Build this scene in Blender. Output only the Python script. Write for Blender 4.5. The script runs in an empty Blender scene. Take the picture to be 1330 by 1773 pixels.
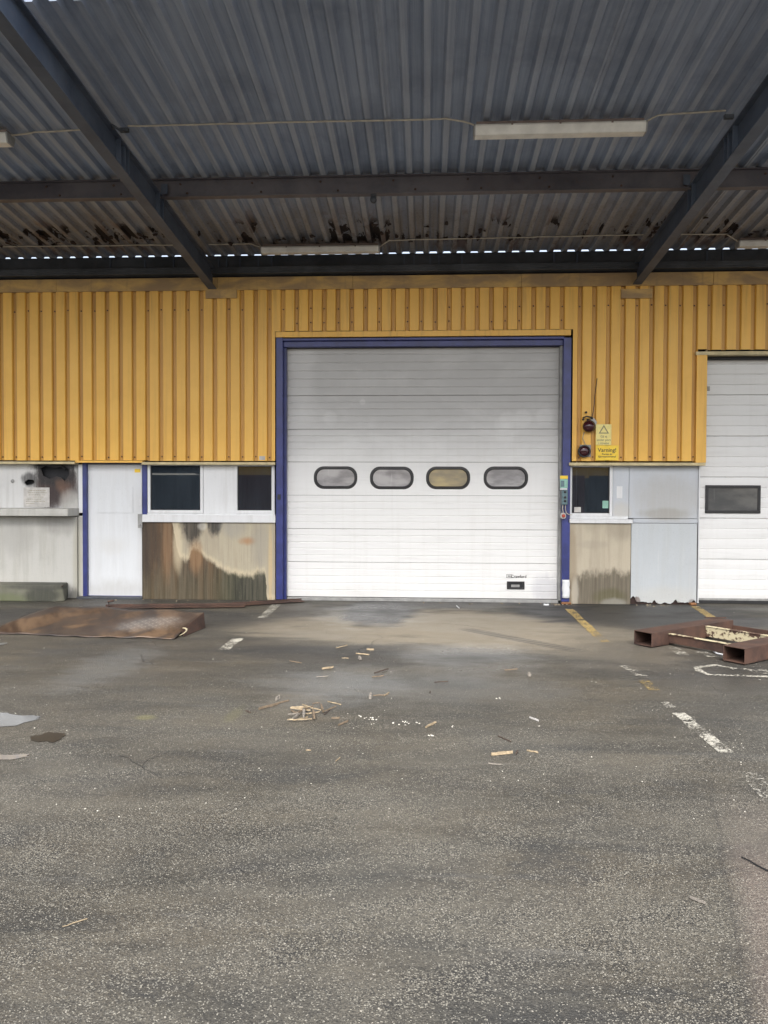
import bpy, bmesh, math, random
from mathutils import Vector, Matrix
random.seed(7)
R = math.radians
SC = bpy.context.scene
COL = SC.collection

# ------------------------------------------------------------------ camera, sky, sun, exposure
CAM_H = 1.67
cd = bpy.data.cameras.new('camera'); cam = bpy.data.objects.new('camera', cd); COL.objects.link(cam)
cd.sensor_fit = 'HORIZONTAL'; cd.sensor_width = 36; cd.lens = 36.05; cd.clip_start = .05; cd.clip_end = 800
CM = Matrix.Rotation(R(3.05), 3, 'Z') @ Matrix.Rotation(R(88.7), 3, 'X') @ Matrix.Rotation(R(.2), 3, 'Z')
cam.matrix_world = Matrix.Translation((0, 0, CAM_H)) @ CM.to_4x4()
SC.camera = cam

world = bpy.data.worlds.new('World'); SC.world = world; world.use_nodes = True
wn = world.node_tree; wn.nodes.clear()
sky = wn.nodes.new('ShaderNodeTexSky'); sky.sky_type = 'NISHITA'; sky.sun_disc = False
sky.sun_elevation = R(48); sky.sun_rotation = R(180); sky.dust_density = 3.5; sky.air_density = 1.0; sky.ozone_density = 1.0
hs = wn.nodes.new('ShaderNodeHueSaturation'); hs.inputs['Saturation'].default_value = .52
bg = wn.nodes.new('ShaderNodeBackground'); bg.inputs['Strength'].default_value = .12
wo = wn.nodes.new('ShaderNodeOutputWorld')
wn.links.new(sky.outputs[0], hs.inputs['Color']); wn.links.new(hs.outputs[0], bg.inputs[0]); wn.links.new(bg.outputs[0], wo.inputs[0])
sd = bpy.data.lights.new('sun', 'SUN'); sun = bpy.data.objects.new('sun', sd); COL.objects.link(sun)
sd.energy = 1.1; sd.angle = R(40); sd.color = (1, .965, .91); sun.rotation_euler = (R(42), 0, 0)
SC.view_settings.view_transform = 'Standard'; SC.view_settings.look = 'None'
SC.view_settings.exposure = 1.54; SC.view_settings.gamma = 1; SC.view_settings.use_curve_mapping = False
SC.render.engine = 'CYCLES'
SC.cycles.max_bounces = 7; SC.cycles.diffuse_bounces = 4; SC.cycles.transparent_max_bounces = 12

# ------------------------------------------------------------------ measuring helpers (survey of the place from the photo)
def ray(px, py): return CM @ Vector(((px-665)/1332, -(py-886.5)/1332, -1))
def W(px, py, Y=12.):                       # point on a vertical plane parallel to the wall
    d = ray(px, py); t = Y/d.y; return d.x*t, CAM_H+d.z*t
def WX(px, Y=12., py=900): return W(px, py, Y)[0]
def WZ(py, Y=12., px=700): return W(px, py, Y)[1]
def G(px, py, z=0.):                        # point on a level plane
    d = ray(px, py); t = (z-CAM_H)/d.z; return d.x*t, d.y*t

# ------------------------------------------------------------------ mesh kit
class MB:
    def __init__(s): s.v = []; s.f = []; s.sm = []
    def add(s, vs, fs, smooth=False):
        o = len(s.v); s.v += [tuple(v) for v in vs]
        for f in fs: s.f.append([i+o for i in f]); s.sm.append(smooth)
    def box(s, x0, x1, y0, y1, z0, z1):
        s.add([(x, y, z) for z in (z0, z1) for y in (y0, y1) for x in (x0, x1)],
              [(0, 2, 3, 1), (4, 5, 7, 6), (0, 1, 5, 4), (2, 6, 7, 3), (0, 4, 6, 2), (1, 3, 7, 5)]); return s
    def hexa(s, b, t):                      # 4 bottom + 4 top points, same winding (ccw from above)
        s.add(list(b)+list(t), [(3, 2, 1, 0), (4, 5, 6, 7), (0, 1, 5, 4), (1, 2, 6, 5), (2, 3, 7, 6), (3, 0, 4, 7)]); return s
    def prism(s, poly, a, b, axis):         # poly of 2-tuples, extruded from a to b along axis
        mk = {'x': lambda p, t: (t, p[0], p[1]), 'y': lambda p, t: (p[0], t, p[1]), 'z': lambda p, t: (p[0], p[1], t)}[axis]
        n = len(poly)
        s.add([mk(p, a) for p in poly]+[mk(p, b) for p in poly],
              [tuple(range(n))[::-1], tuple(range(n, 2*n))]+[(i, (i+1) % n, n+(i+1) % n, n+i) for i in range(n)]); return s
    def tube(s, pts, r, n=8, cap=True):
        pts = [Vector(p) for p in pts]; rings = []
        rr = r if isinstance(r, (list, tuple)) else [r]*len(pts)
        for i, p in enumerate(pts):
            t = (pts[min(i+1, len(pts)-1)]-pts[max(i-1, 0)]).normalized()
            u = t.cross(Vector((0, 0, 1)) if abs(t.z) < .9 else Vector((1, 0, 0))).normalized(); w = t.cross(u)
            rings.append([p+(u*math.cos(2*math.pi*k/n)+w*math.sin(2*math.pi*k/n))*rr[i] for k in range(n)])
        vs = [v for g in rings for v in g]
        fs = [(i*n+k, i*n+(k+1) % n, (i+1)*n+(k+1) % n, (i+1)*n+k) for i in range(len(pts)-1) for k in range(n)]
        s.add(vs, fs, True)
        if cap: s.add(rings[0]+rings[-1], [tuple(range(n))[::-1], tuple(range(n, 2*n))])
        return s
    def lathe(s, c, prof, n=20, axis='y'):  # prof: (radius, offset) pairs
        vs = []
        for r, o in prof:
            for k in range(n):
                a = 2*math.pi*k/n
                vs.append((c[0]+r*math.cos(a), c[1]+o, c[2]+r*math.sin(a)) if axis == 'y' else (c[0]+r*math.cos(a), c[1]+r*math.sin(a), c[2]+o))
        m = len(prof)
        s.add(vs, [(i*n+k, i*n+(k+1) % n, (i+1)*n+(k+1) % n, (i+1)*n+k) for i in range(m-1) for k in range(n)]+[tuple(range(n)), tuple(range((m-1)*n, m*n))], True); return s
    def strip(s, a, b, smooth=False):       # quads between two polylines
        n = len(a); s.add(list(a)+list(b), [(i, i+1, n+i+1, n+i) for i in range(n-1)], smooth); return s
    def build(s, name, m, parent=None, bevel=0., solid=0.):
        off = parent.matrix_world.translation if parent else Vector((0, 0, 0))
        if parent: off = world_loc(parent)
        me = bpy.data.meshes.new(name); me.from_pydata([(v[0]-off[0], v[1]-off[1], v[2]-off[2]) for v in s.v], [], s.f); me.update()
        for p, q in zip(me.polygons, s.sm): p.use_smooth = q
        bm = bmesh.new(); bm.from_mesh(me)
        if solid: bmesh.ops.remove_doubles(bm, verts=bm.verts, dist=1e-5)
        bmesh.ops.recalc_face_normals(bm, faces=bm.faces); bm.to_mesh(me); bm.free()
        me.materials.append(m)
        me.update()
        o = bpy.data.objects.new(name, me); COL.objects.link(o)
        if parent: o.parent = parent
        if solid:
            q = o.modifiers.new('thickness', 'SOLIDIFY'); q.thickness = solid; q.offset = 0
        if bevel:
            q = o.modifiers.new('bevel', 'BEVEL'); q.width = bevel; q.segments = 2; q.limit_method = 'ANGLE'; q.angle_limit = R(40)
        return o
def world_loc(o):
    l = Vector(o.location)
    while o.parent: o = o.parent; l += Vector(o.location)
    return l
def thing(name, label, cat, loc, group=None):
    o = bpy.data.objects.new(name, None); COL.objects.link(o); o.location = loc; o.empty_display_size = .1
    return tag(o, label, cat, group)
def tag(o, label, cat, group=None):
    o['label'] = label; o['category'] = cat
    if group: o['group'] = group
    return o
def struct(o): o['kind'] = 'structure'; return o
def text(body, size, x, y, z, m, parent, name='lettering', align='CENTER', sx=1.):
    cu = bpy.data.curves.new('t', 'FONT'); cu.body = body; cu.size = size; cu.align_x = align; cu.extrude = .0006; cu.offset = size*.012
    t = bpy.data.objects.new('t', cu); COL.objects.link(t)
    bpy.context.view_layer.update()
    me = bpy.data.meshes.new_from_object(t.evaluated_get(bpy.context.evaluated_depsgraph_get()))
    bpy.data.objects.remove(t); bpy.data.curves.remove(cu)
    off = world_loc(parent)
    me.transform(Matrix.Translation(Vector((x, y, z))-off) @ Matrix.Rotation(R(90), 4, 'X') @ Matrix.Diagonal((sx, 1, 1, 1)))
    me.materials.clear(); me.materials.append(m); me.name = name
    o = bpy.data.objects.new(name, me); COL.objects.link(o); o.parent = parent; return o

# ------------------------------------------------------------------ material kit
class MK:
    def __init__(s, name):
        s.m = bpy.data.materials.new(name); s.m.use_nodes = True; s.t = s.m.node_tree; s.t.nodes.clear()
        s.out = s.t.nodes.new('ShaderNodeOutputMaterial'); s.pos = s.N('ShaderNodeNewGeometry').outputs['Position']
        sp = s.N('ShaderNodeSeparateXYZ', {0: s.pos}); s.x, s.y, s.z = sp.outputs
    def N(s, ty, ins={}, **pr):
        n = s.t.nodes.new(ty)
        for k, v in pr.items(): setattr(n, k, v)
        for k, v in ins.items():
            if isinstance(v, bpy.types.NodeSocket): s.t.links.new(v, n.inputs[k])
            elif v is not None:
                if isinstance(v, tuple) and len(v) == 3 and n.inputs[k].type == 'RGBA': v = v+(1,)
                n.inputs[k].default_value = v
        return n
    def ma(s, op, a, b=None, c=None, clamp=False):
        n = s.N('ShaderNodeMath', {0: a, 1: b, 2: c}, operation=op); n.use_clamp = clamp; return n.outputs[0]
    def scale(s, sx, sy, sz, ox=0, src=None):
        return s.N('ShaderNodeVectorMath', {0: s.N('ShaderNodeVectorMath', {0: src or s.pos, 1: (sx, sy, sz)}, operation='MULTIPLY').outputs[0], 1: (ox, ox*1.3, ox*.7)}, operation='ADD').outputs[0]
    def noise(s, vec=None, sc=1., det=4., ro=.55, dist=0.):
        return s.N('ShaderNodeTexNoise', {'Vector': vec or s.pos, 'Scale': sc, 'Detail': det, 'Roughness': ro, 'Distortion': dist}).outputs[0]
    def voro(s, vec=None, sc=1., feat='F1', out=0):
        return s.N('ShaderNodeTexVoronoi', {'Vector': vec or s.pos, 'Scale': sc}, feature=feat).outputs[out]
    def step(s, v, a, b, lo=0., hi=1.):     # smooth step from a to b
        n = s.N('ShaderNodeMapRange', {0: v, 1: a, 2: b, 3: lo, 4: hi}, interpolation_type='SMOOTHSTEP'); return n.outputs[0]
    def mix(s, f, a, b, blend='MIX'):
        n = s.N('ShaderNodeMix', {}, data_type='RGBA', blend_type=blend)
        for i, v in ((0, f), (6, a), (7, b)):
            if isinstance(v, bpy.types.NodeSocket): s.t.links.new(v, n.inputs[i])
            else: n.inputs[i].default_value = (v+(1,)) if isinstance(v, tuple) else v
        return n.outputs[2]
    def mul(s, *a):
        r = a[0]
        for b in a[1:]: r = s.ma('MULTIPLY', r, b)
        return r
    def blob(s, u, v, cu, cv, ru, rv, soft=.35, namp=.7, nz=None):
        a = s.ma('DIVIDE', s.ma('SUBTRACT', u, cu), ru); b = s.ma('DIVIDE', s.ma('SUBTRACT', v, cv), rv)
        d = s.ma('SQRT', s.ma('ADD', s.ma('MULTIPLY', a, a), s.ma('MULTIPLY', b, b)))
        if nz is not None: d = s.ma('ADD', d, s.ma('MULTIPLY', s.ma('SUBTRACT', nz, .5), namp*2))
        return s.step(d, 1+soft, 1-soft)
    def bump(s, h, dist=.002, st=1., n=None):
        return s.N('ShaderNodeBump', {'Height': h, 'Distance': dist, 'Strength': st, 'Normal': n}).outputs[0]
    def fin(s, col, rough=.6, metal=0., normal=None, spec=.5, **kw):
        ins = {'Base Color': col, 'Roughness': rough, 'Metallic': metal, 'Normal': normal, 'Specular IOR Level': spec}; ins.update(kw)
        p = s.N('ShaderNodeBsdfPrincipled', ins); s.t.links.new(p.outputs[0], s.out.inputs[0]); s.p = p; return s.m
def wpx(px, py, Y=12.): return W(px, py, Y)
def simple(name, c, rough=.6, metal=0., var=.25, sc=8., bump=.0):
    k = MK(name); n = k.noise(None, sc, 5); n2 = k.noise(None, sc*9, 3)
    col = k.mix(k.step(n, .3, .75), tuple(v*(1-var) for v in c), tuple(min(1, v*(1+var*.5)) for v in c))
    col = k.mix(k.mul(k.step(n2, .6, .8), .25), col, tuple(v*.5 for v in c))
    return k.fin(col, rough, metal, k.bump(n2, .002, .4) if bump else None)

# --- asphalt
def ground_mat():
    k = MK('damp_worn_asphalt')
    P = k.pos; streak = k.noise(k.scale(.35, 1.5, 1), 1.6, 5, .6, .6)
    arc = k.N('ShaderNodeVectorMath', {0: P, 1: (-4., 13., 0.)}, operation='DISTANCE').outputs['Value']
    arcn = k.noise(k.N('ShaderNodeCombineXYZ', {0: arc, 1: k.ma('MULTIPLY', k.x, .12), 2: 0.}).outputs[0], 3.2, 4, .6)
    big = k.noise(None, .55, 4, .6); med = k.noise(None, 3., 5, .6); fine = k.noise(None, 45., 4, .65)
    v1 = k.N('ShaderNodeTexVoronoi', {'Vector': P, 'Scale': 85., 'Randomness': 1.}); v2 = k.N('ShaderNodeTexVoronoi', {'Vector': P, 'Scale': 190.})
    r1 = k.N('ShaderNodeSeparateColor', {0: v1.outputs['Color']}).outputs[0]; r2 = k.N('ShaderNodeSeparateColor', {0: v2.outputs['Color']}).outputs[0]
    base = k.mix(k.step(streak, .35, .65), (.046, .042, .032), (.092, .079, .056))
    base = k.mix(k.mul(k.step(big, .35, .7), .5), base, (.060, .063, .062))
    # exposed stone: more where the surface is worn, much more out from under the canopy
    wear = k.mul(k.ma('ADD', k.mul(k.step(arcn, .40, .58), .7), .3), k.ma('ADD', k.mul(k.step(med, .38, .62), .6), .4))
    out = k.step(k.y, 7.5, 3.2); wear = k.mul(wear, k.ma('ADD', .12, k.mul(out, .88)))
    th1 = k.ma('SUBTRACT', .985, k.mul(wear, .26)); th2 = k.ma('SUBTRACT', .97, k.mul(wear, .50))
    s1 = k.mul(k.step(k.ma('SUBTRACT', r1, th1), 0., .02), k.step(v1.outputs['Distance'], .55, .3))
    s2 = k.mul(k.step(k.ma('SUBTRACT', r2, th2), 0., .02), k.step(v2.outputs['Distance'], .6, .35))
    stone = k.mix(r2, (.15, .138, .112), (.37, .35, .29))
    base = k.mix(k.mul(k.step(fine, .45, .72), .45), base, (.15, .14, .12))
    base = k.mix(k.mul(k.step(fine, .5, .25), .55), base, (.028, .028, .03))
    pb = k.noise(k.scale(.7, 1.6, 1, 2), 1.4, 6, .65, .5)
    base = k.mix(k.mul(out, k.step(pb, .4, .62, .0, .55)), base, (.15, .137, .108)); base = k.mix(k.mul(out, k.step(pb, .45, .32), .7), base, (.040, .040, .038))
    base = k.mix(k.mul(k.step(k.noise(None, 11., 5, .7), .5, .7), .35), base, (.05, .046, .04))
    base = k.mix(k.mul(s2, .75), base, stone); base = k.mix(k.mul(s1, .75), base, stone)
    pit = k.N('ShaderNodeSeparateColor', {0: v2.outputs['Color']}).outputs[1]; base = k.mix(k.mul(k.step(pit, .60, .64), k.ma('SUBTRACT', 1., s1), k.ma('ADD', .25, k.mul(wear, .65))), base, (.022, .022, .021))
    def gb(x0, y0, x1, y1, soft=.35, namp=.5, nz=med):
        xm = (x0+x1)/2; ym = (y0+y1)/2
        cx = (G(x0, ym)[0]+G(x1, ym)[0])/2; rx = abs(G(x1, ym)[0]-G(x0, ym)[0])/2
        ya, yb = G(xm, y0)[1], G(xm, y1)[1]
        return k.blob(k.x, k.y, cx, (ya+yb)/2, rx, abs(ya-yb)/2, soft, namp, nz)
    # dry pale silt carried under the door
    sc0 = k.noise(k.scale(.8, 2.6, 1, 12), 3., 7, .75, .3); silt = k.noise(k.scale(.5, 1.2, 1, 3), 2.2, 6, .6, .4)
    for a, s in (((420, 1066, 800, 1112), .75), ((640, 1058, 1010, 1124), .9), ((900, 1082, 1200, 1150), .5), ((560, 1050, 700, 1100), .4), ((460, 1200, 560, 1240), .2)):
        base = k.mix(k.mul(gb(*a, .3, .8, silt), s), base, (.235, .205, .155))
    # dark damp and oily areas
    for a, s in (((590, 1040, 715, 1086), .92), ((880, 1040, 1030, 1075), .85), ((-200, 1052, 480, 1092), .6), ((960, 1046, 1330, 1092), .7),
                 ((60, 1100, 520, 1150), .35), ((360, 1118, 900, 1150), .45), ((1000, 1110, 1500, 1190), .35), ((700, 1035, 900, 1052), .5)):
        base = k.mix(k.mul(gb(*a, .22, .8, silt), s), base, (.024, .025, .027))
    for a, s in (((130, 1120, 240, 1190), .30), ((440, 1165, 700, 1205), .28), ((560, 1170, 960, 1215), .22), ((700, 1120, 900, 1150), .3), ((590, 1046, 660, 1072), .22), ((470, 1195, 620, 1235), .2)):
        base = k.mix(k.mul(gb(*a, .5, 1.3, sc0), s), base, (.17, .178, .178))  # pale patches: damp sheen painted into the asphalt colour, with dust
    # tyre track across the silt
    a = Vector(G(800, 1088)); b = Vector(G(985, 1124)); dr = (b-a).normalized()
    u = k.ma('ADD', k.mul(k.ma('SUBTRACT', k.x, a.x), dr.x), k.mul(k.ma('SUBTRACT', k.y, a.y), dr.y))
    w = k.ma('ABSOLUTE', k.ma('ADD', k.mul(k.ma('SUBTRACT', k.x, a.x), -dr.y), k.mul(k.ma('SUBTRACT', k.y, a.y), dr.x)))
    tr = k.mul(k.step(w, .12, .09), k.step(u, -.1, .2), k.step(u, (b-a).length+.3, (b-a).length), k.step(k.ma('SINE', k.mul(u, 70.)), -.9, .2, .45, 1.))
    base = k.mix(k.mul(tr, .7), base, (.07, .066, .058))
    # pinkish lens flare painted into the asphalt on the right and a paint spill
    sx = k.ma('SUBTRACT', k.x, k.ma('ADD', 1.05, k.mul(k.ma('SUBTRACT', k.y, 2.5), .30)))
    base = k.mix(k.mul(k.step(sx, -.03, .12), k.step(k.y, 4.6, 3.3), k.step(med, .3, .6, .15, .4)), base, (.21, .165, .14), 'MIX')
    base = k.mix(k.mul(gb(395, 1222, 420, 1248, .5, .9), .15), base, (.2, .19, .07)); base = k.mix(k.mul(gb(236, 1238, 268, 1246, .5, .9), .25), base, (.25, .24, .07))
    # old cracks and a dark seam along the edge of the pinkish area
    wp = k.N('ShaderNodeVectorMath', {0: P, 1: k.N('ShaderNodeVectorMath', {0: k.N('ShaderNodeTexNoise', {'Vector': P, 'Scale': 1.3, 'Detail': 6.}).outputs['Color'], 1: (.9, .9, 0)}, operation='MULTIPLY').outputs[0]}, operation='ADD').outputs[0]
    ck = k.N('ShaderNodeTexVoronoi', {'Vector': wp, 'Scale': .28}, feature='DISTANCE_TO_EDGE').outputs[0]
    crack = k.mul(k.step(ck, .0022, .0006), k.step(k.noise(None, .8, 3), .52, .62)); base = k.mix(k.mul(crack, .3), base, (.018, .018, .018))
    seam = k.mul(k.step(k.ma('ABSOLUTE', k.ma('ADD', sx, k.mul(k.ma('SUBTRACT', med, .5), .09))), .016, .005), k.step(k.y, 5.0, 4.2)); base = k.mix(k.mul(seam, .28), base, (.03, .028, .026))
    # dusty scuffs
    sc = k.noise(k.scale(.3, 2.2, 1, 9), 2.5, 6, .7, .3)
    base = k.mix(k.mul(k.step(sc, .58, .75), .22), base, (.2, .195, .18))
    h = k.ma('ADD', k.mul(k.voro(None, 120.), -.5), k.mul(fine, .8))
    h = k.ma('ADD', k.ma('ADD', h, k.mul(s1, .7)), k.mul(crack, -2.))
    damp = k.noise(k.scale(.6, 1.1, 1, 5), 1.1, 5, .6)
    rough = k.ma('ADD', k.step(damp, .42, .68, .50, .82), k.mul(k.step(k.y, 8, 4), .1))
    for a in ((90, 1110, 330, 1200), (480, 1150, 700, 1230), (560, 1040, 720, 1090), (700, 1110, 960, 1180), (1030, 1150, 1330, 1230)):
        rough = k.ma('SUBTRACT', rough, k.mul(gb(*a, .5, .7), .24))
    nb = k.bump(k.mul(big, 1.), .02, .5, k.bump(h, .006, 1.))
    return k.fin(base, rough, 0, nb, .5)

# --- wall materials
def stained(name, base, blobs, streaks=((.10, .09, .07), .35), rough=.75, fines=.3, bumpd=.003, Y=12., curve=None):
    """blobs: (px0, py0, px1, py1, colour, strength, softness, noise)"""
    k = MK(name); st = k.noise(k.scale(9, 9, .7), 1., 6, .65); st2 = k.noise(k.scale(30, 30, 1.2, 4), 1., 4, .6)
    cl = k.noise(None, 2.5, 6, .6); fi = k.noise(None, 60, 3, .6)
    c = k.mix(k.mul(k.step(st, .42, .72), streaks[1]), base, streaks[0])
    c = k.mix(k.mul(k.step(st2, .5, .8), streaks[1]*.8), c, tuple(v*1.6 for v in streaks[0]))
    c = k.mix(k.mul(k.step(cl, .5, .75), fines), c, tuple(v*.62 for v in base))
    rg = k.noise(k.scale(1.6, 1.6, .8, 11), 5., 7, .7); edge = k.ma('ADD', k.mul(rg, .6), k.mul(st, .4))
    if curve: c = curve(k, c, edge, st, st2)
    for (x0, y0, x1, y1, col, s, soft, na) in blobs:
        a = W(x0, y0, Y); b = W(x1, y1, Y)
        m = k.blob(k.x, k.z, (a[0]+b[0])/2, (a[1]+b[1])/2, abs(b[0]-a[0])/2, abs(b[1]-a[1])/2, soft, na, edge)
        m = k.mul(m, s, k.step(st2, .2, .7, .75, 1.)); c = k.mix(m, c, col)
    c = k.mix(k.mul(k.step(fi, .58, .75), .25), c, tuple(v*.45 for v in base))
    return k.fin(c, rough, 0, k.bump(k.ma('ADD', fi, cl), bumpd, .6))

def yellow_mat(name, dirt=0.25):
    k = MK(name); st = k.noise(k.scale(14, 14, .5), 1., 5, .6); cl = k.noise(None, 1.6, 6, .65); sp = k.noise(None, 28, 4, .7); lines = k.noise(k.scale(60, 0, .05), 1., 2)
    sh = k.N('ShaderNodeTexWhiteNoise', {1: k.ma('FLOOR', k.ma('DIVIDE', k.ma('ADD', k.x, 6.501), 1.0715))}, noise_dimensions='1D').outputs[0]
    c = k.mix(k.step(cl, .3, .7), (.76, .43, .075), (.84, .49, .095)); c = k.mix(k.mul(sh, .16), c, (.62, .36, .11))
    c = k.mix(k.mul(k.step(st, .5, .8), dirt), c, (.33, .17, .045))
    c = k.mix(k.mul(k.step(cl, .55, .8), dirt*.7), c, (.42, .30, .14))
    # rust runs and soot washed down from under the gutter
    run = k.mul(k.step(k.noise(k.scale(7, 7, .35, 8), 1., 5, .7), .48, .7), k.step(k.z, 3.6, 5.1))
    c = k.mix(k.mul(run, .45), c, (.20, .12, .055))
    # shading in the valleys of the sheet painted darker, streaked with rust
    val = k.step(k.y, 11.905, 11.925)
    c = k.mix(k.mul(val, k.step(st, .2, .7, .35, .75)), c, (.33, .16, .04))
    c = k.mix(k.mul(k.step(sp, .68, .76), .5), c, (.16, .07, .03))
    return k.fin(c, .42, 0, k.bump(k.ma('ADD', k.mul(lines, .4), k.mul(cl, .6)), .004, .35), .4)

def fascia_mat():
    k = MK('sooty_yellow_flashing'); st = k.noise(k.scale(1.2, 1, 3), 1.4, 6, .6, .4); st2 = k.noise(k.scale(10, 1, 1), 1., 5, .6)
    c = k.mix(k.step(st, .3, .62), (.58, .37, .12), (.30, .20, .10)); c = k.mix(k.mul(k.step(st2, .55, .75), .4), c, (.13, .10, .07))
    return k.fin(c, .6)

def door_mat(name, grime):
    k = MK(name); cl = k.noise(k.scale(.8, 1, 1.4), 1.3, 6, .6, .3); st = k.noise(k.scale(2, 2, 22), 1., 4, .6); v = k.noise(k.scale(12, 12, .6), 1., 5, .6); f = k.noise(None, 70, 3)
    c = k.mix(k.mul(k.step(v, .45, .8), .2), (.74, .74, .73), (.58, .565, .53))
    top = k.step(k.ma('ADD', k.z, k.mul(cl, .5)), 1.9, 3.5)      # road film never washed off the upper leaves
    c = k.mix(k.mul(top, grime, k.step(cl, .25, .6, .8, 1.)), c, (.33, .325, .32))
    c = k.mix(k.mul(k.step(st, .5, .75), .13), c, (.33, .32, .30)); c = k.mix(k.mul(k.step(f, .6, .8), .1), c, (.3, .29, .27))
    low = k.step(k.ma('ADD', k.z, k.mul(cl, .5)), .55, .2); c = k.mix(k.mul(low, .25), c, (.35, .33, .29))
    if grime > .4:
        for (px, py, r) in ((572, 724, 12), (628, 696, 5), (880, 727, 14), (905, 724, 15), (943, 722, 15), (868, 735, 13)):
            x, z = W(px, py, 12.1); c = k.mix(k.mul(k.blob(k.x, k.z, x, z, r/111, r/111, .3, .25, v), .28), c, (.62, .62, .61))
        x0, z0 = W(520, 650, 12.1); c = k.mix(k.mul(k.blob(k.x, k.z, x0, z0, .22, .9, .6, .6, cl), .4), c, (.6, .6, .59))
        x0, z0 = W(945, 1020, 12.1); c = k.mix(k.mul(k.blob(k.x, k.z, x0, z0, .22, .22, .4, .7, v), .35), c, (.3, .3, .36))
    return k.fin(c, .42, 0, k.bump(k.ma('ADD', f, k.mul(cl, 3.)), .0016, .5), .5)

def roof_mat():
    k = MK('soot_stained_galvanised_sheet'); st = k.noise(k.scale(22, .35, 3), 1., 6, .65); cl = k.noise(None, 1.1, 6, .65, .4); f = k.noise(None, 26, 5, .7)
    c = k.mix(k.step(st, .3, .7), (.195, .240, .325), (.295, .345, .435))
    c = k.mix(k.mul(k.step(cl, .42, .7), .55), c, (.12, .15, .21))
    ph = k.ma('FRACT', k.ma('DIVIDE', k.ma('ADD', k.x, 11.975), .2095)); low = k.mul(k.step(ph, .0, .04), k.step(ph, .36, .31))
    # low flats of the ribs painted paler, for the light they catch
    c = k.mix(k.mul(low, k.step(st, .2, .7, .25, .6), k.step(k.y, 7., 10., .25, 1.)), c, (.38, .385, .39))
    # brown rust film close to the wall end
    near = k.step(k.ma('ADD', k.y, k.mul(k.ma('SUBTRACT', cl, .5), 2.)), 9.4, 11.2)
    c = k.mix(k.mul(near, k.step(st, .3, .65, .3, .8)), c, (.17, .145, .12))
    c = k.mix(k.mul(near, k.step(f, .5, .7), .5), c, (.07, .05, .04))
    # holes and deep rust where water stands
    pat = k.noise(k.scale(2.9, .95, 1, 2), 1.25, 6, .66, .4)
    hole = k.mul(k.step(pat, .545, .565), k.step(k.y, 10.65, 10.9), k.step(k.y, 11.6, 11.4), k.ma('SUBTRACT', 1., k.mul(low, .8)))
    c = k.mix(hole, c, (.014, .009, .009))
    rim = k.mul(k.step(pat, .54, .62), k.step(k.y, 10.2, 10.9)); c = k.mix(k.mul(rim, .6, k.ma('SUBTRACT', 1., hole)), c, (.10, .045, .03))
    return k.fin(c, k.step(hole, 0, 1, .62, .95), .0, k.bump(k.ma('ADD', k.mul(st, .6), f), .004, .5), .45)

def steel_mat(name, c0, c1, rust=.4):
    k = MK(name); a = k.noise(None, 2.2, 6, .65, .3); b = k.noise(None, 17, 5, .7); d = k.noise(k.scale(1, 1, 1, 7), 5, 5, .6)
    c = k.mix(k.step(a, .3, .7), c0, c1); c = k.mix(k.mul(k.step(b, .52, .72), rust), c, (.11, .065, .045)); c = k.mix(k.mul(k.step(d, .6, .72), .4), c, tuple(v*.4 for v in c0))
    return k.fin(c, .55, 0, k.bump(b, .002, .5))

def rust_mat(name='rusted_steel', pale=None):
    k = MK(name); a = k.noise(None, 4, 6, .65, .4); b = k.noise(None, 30, 5, .7); s = k.noise(k.scale(2, 9, 9), 1, 5)
    c = k.mix(k.step(a, .3, .7), (.036, .020, .016), (.090, .047, .032)); c = k.mix(k.mul(k.step(b, .5, .75), .45), c, (.14, .07, .04)); c = k.mix(k.mul(k.step(s, .55, .75), .4), c, (.03, .02, .018))
    if pale: c = k.mix(k.step(k.ma('ADD', k.mul(a, .6), k.mul(b, .4)), .53, .50), c, pale)
    return k.fin(c, .7, 0, k.bump(b, .002, .7))

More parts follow.
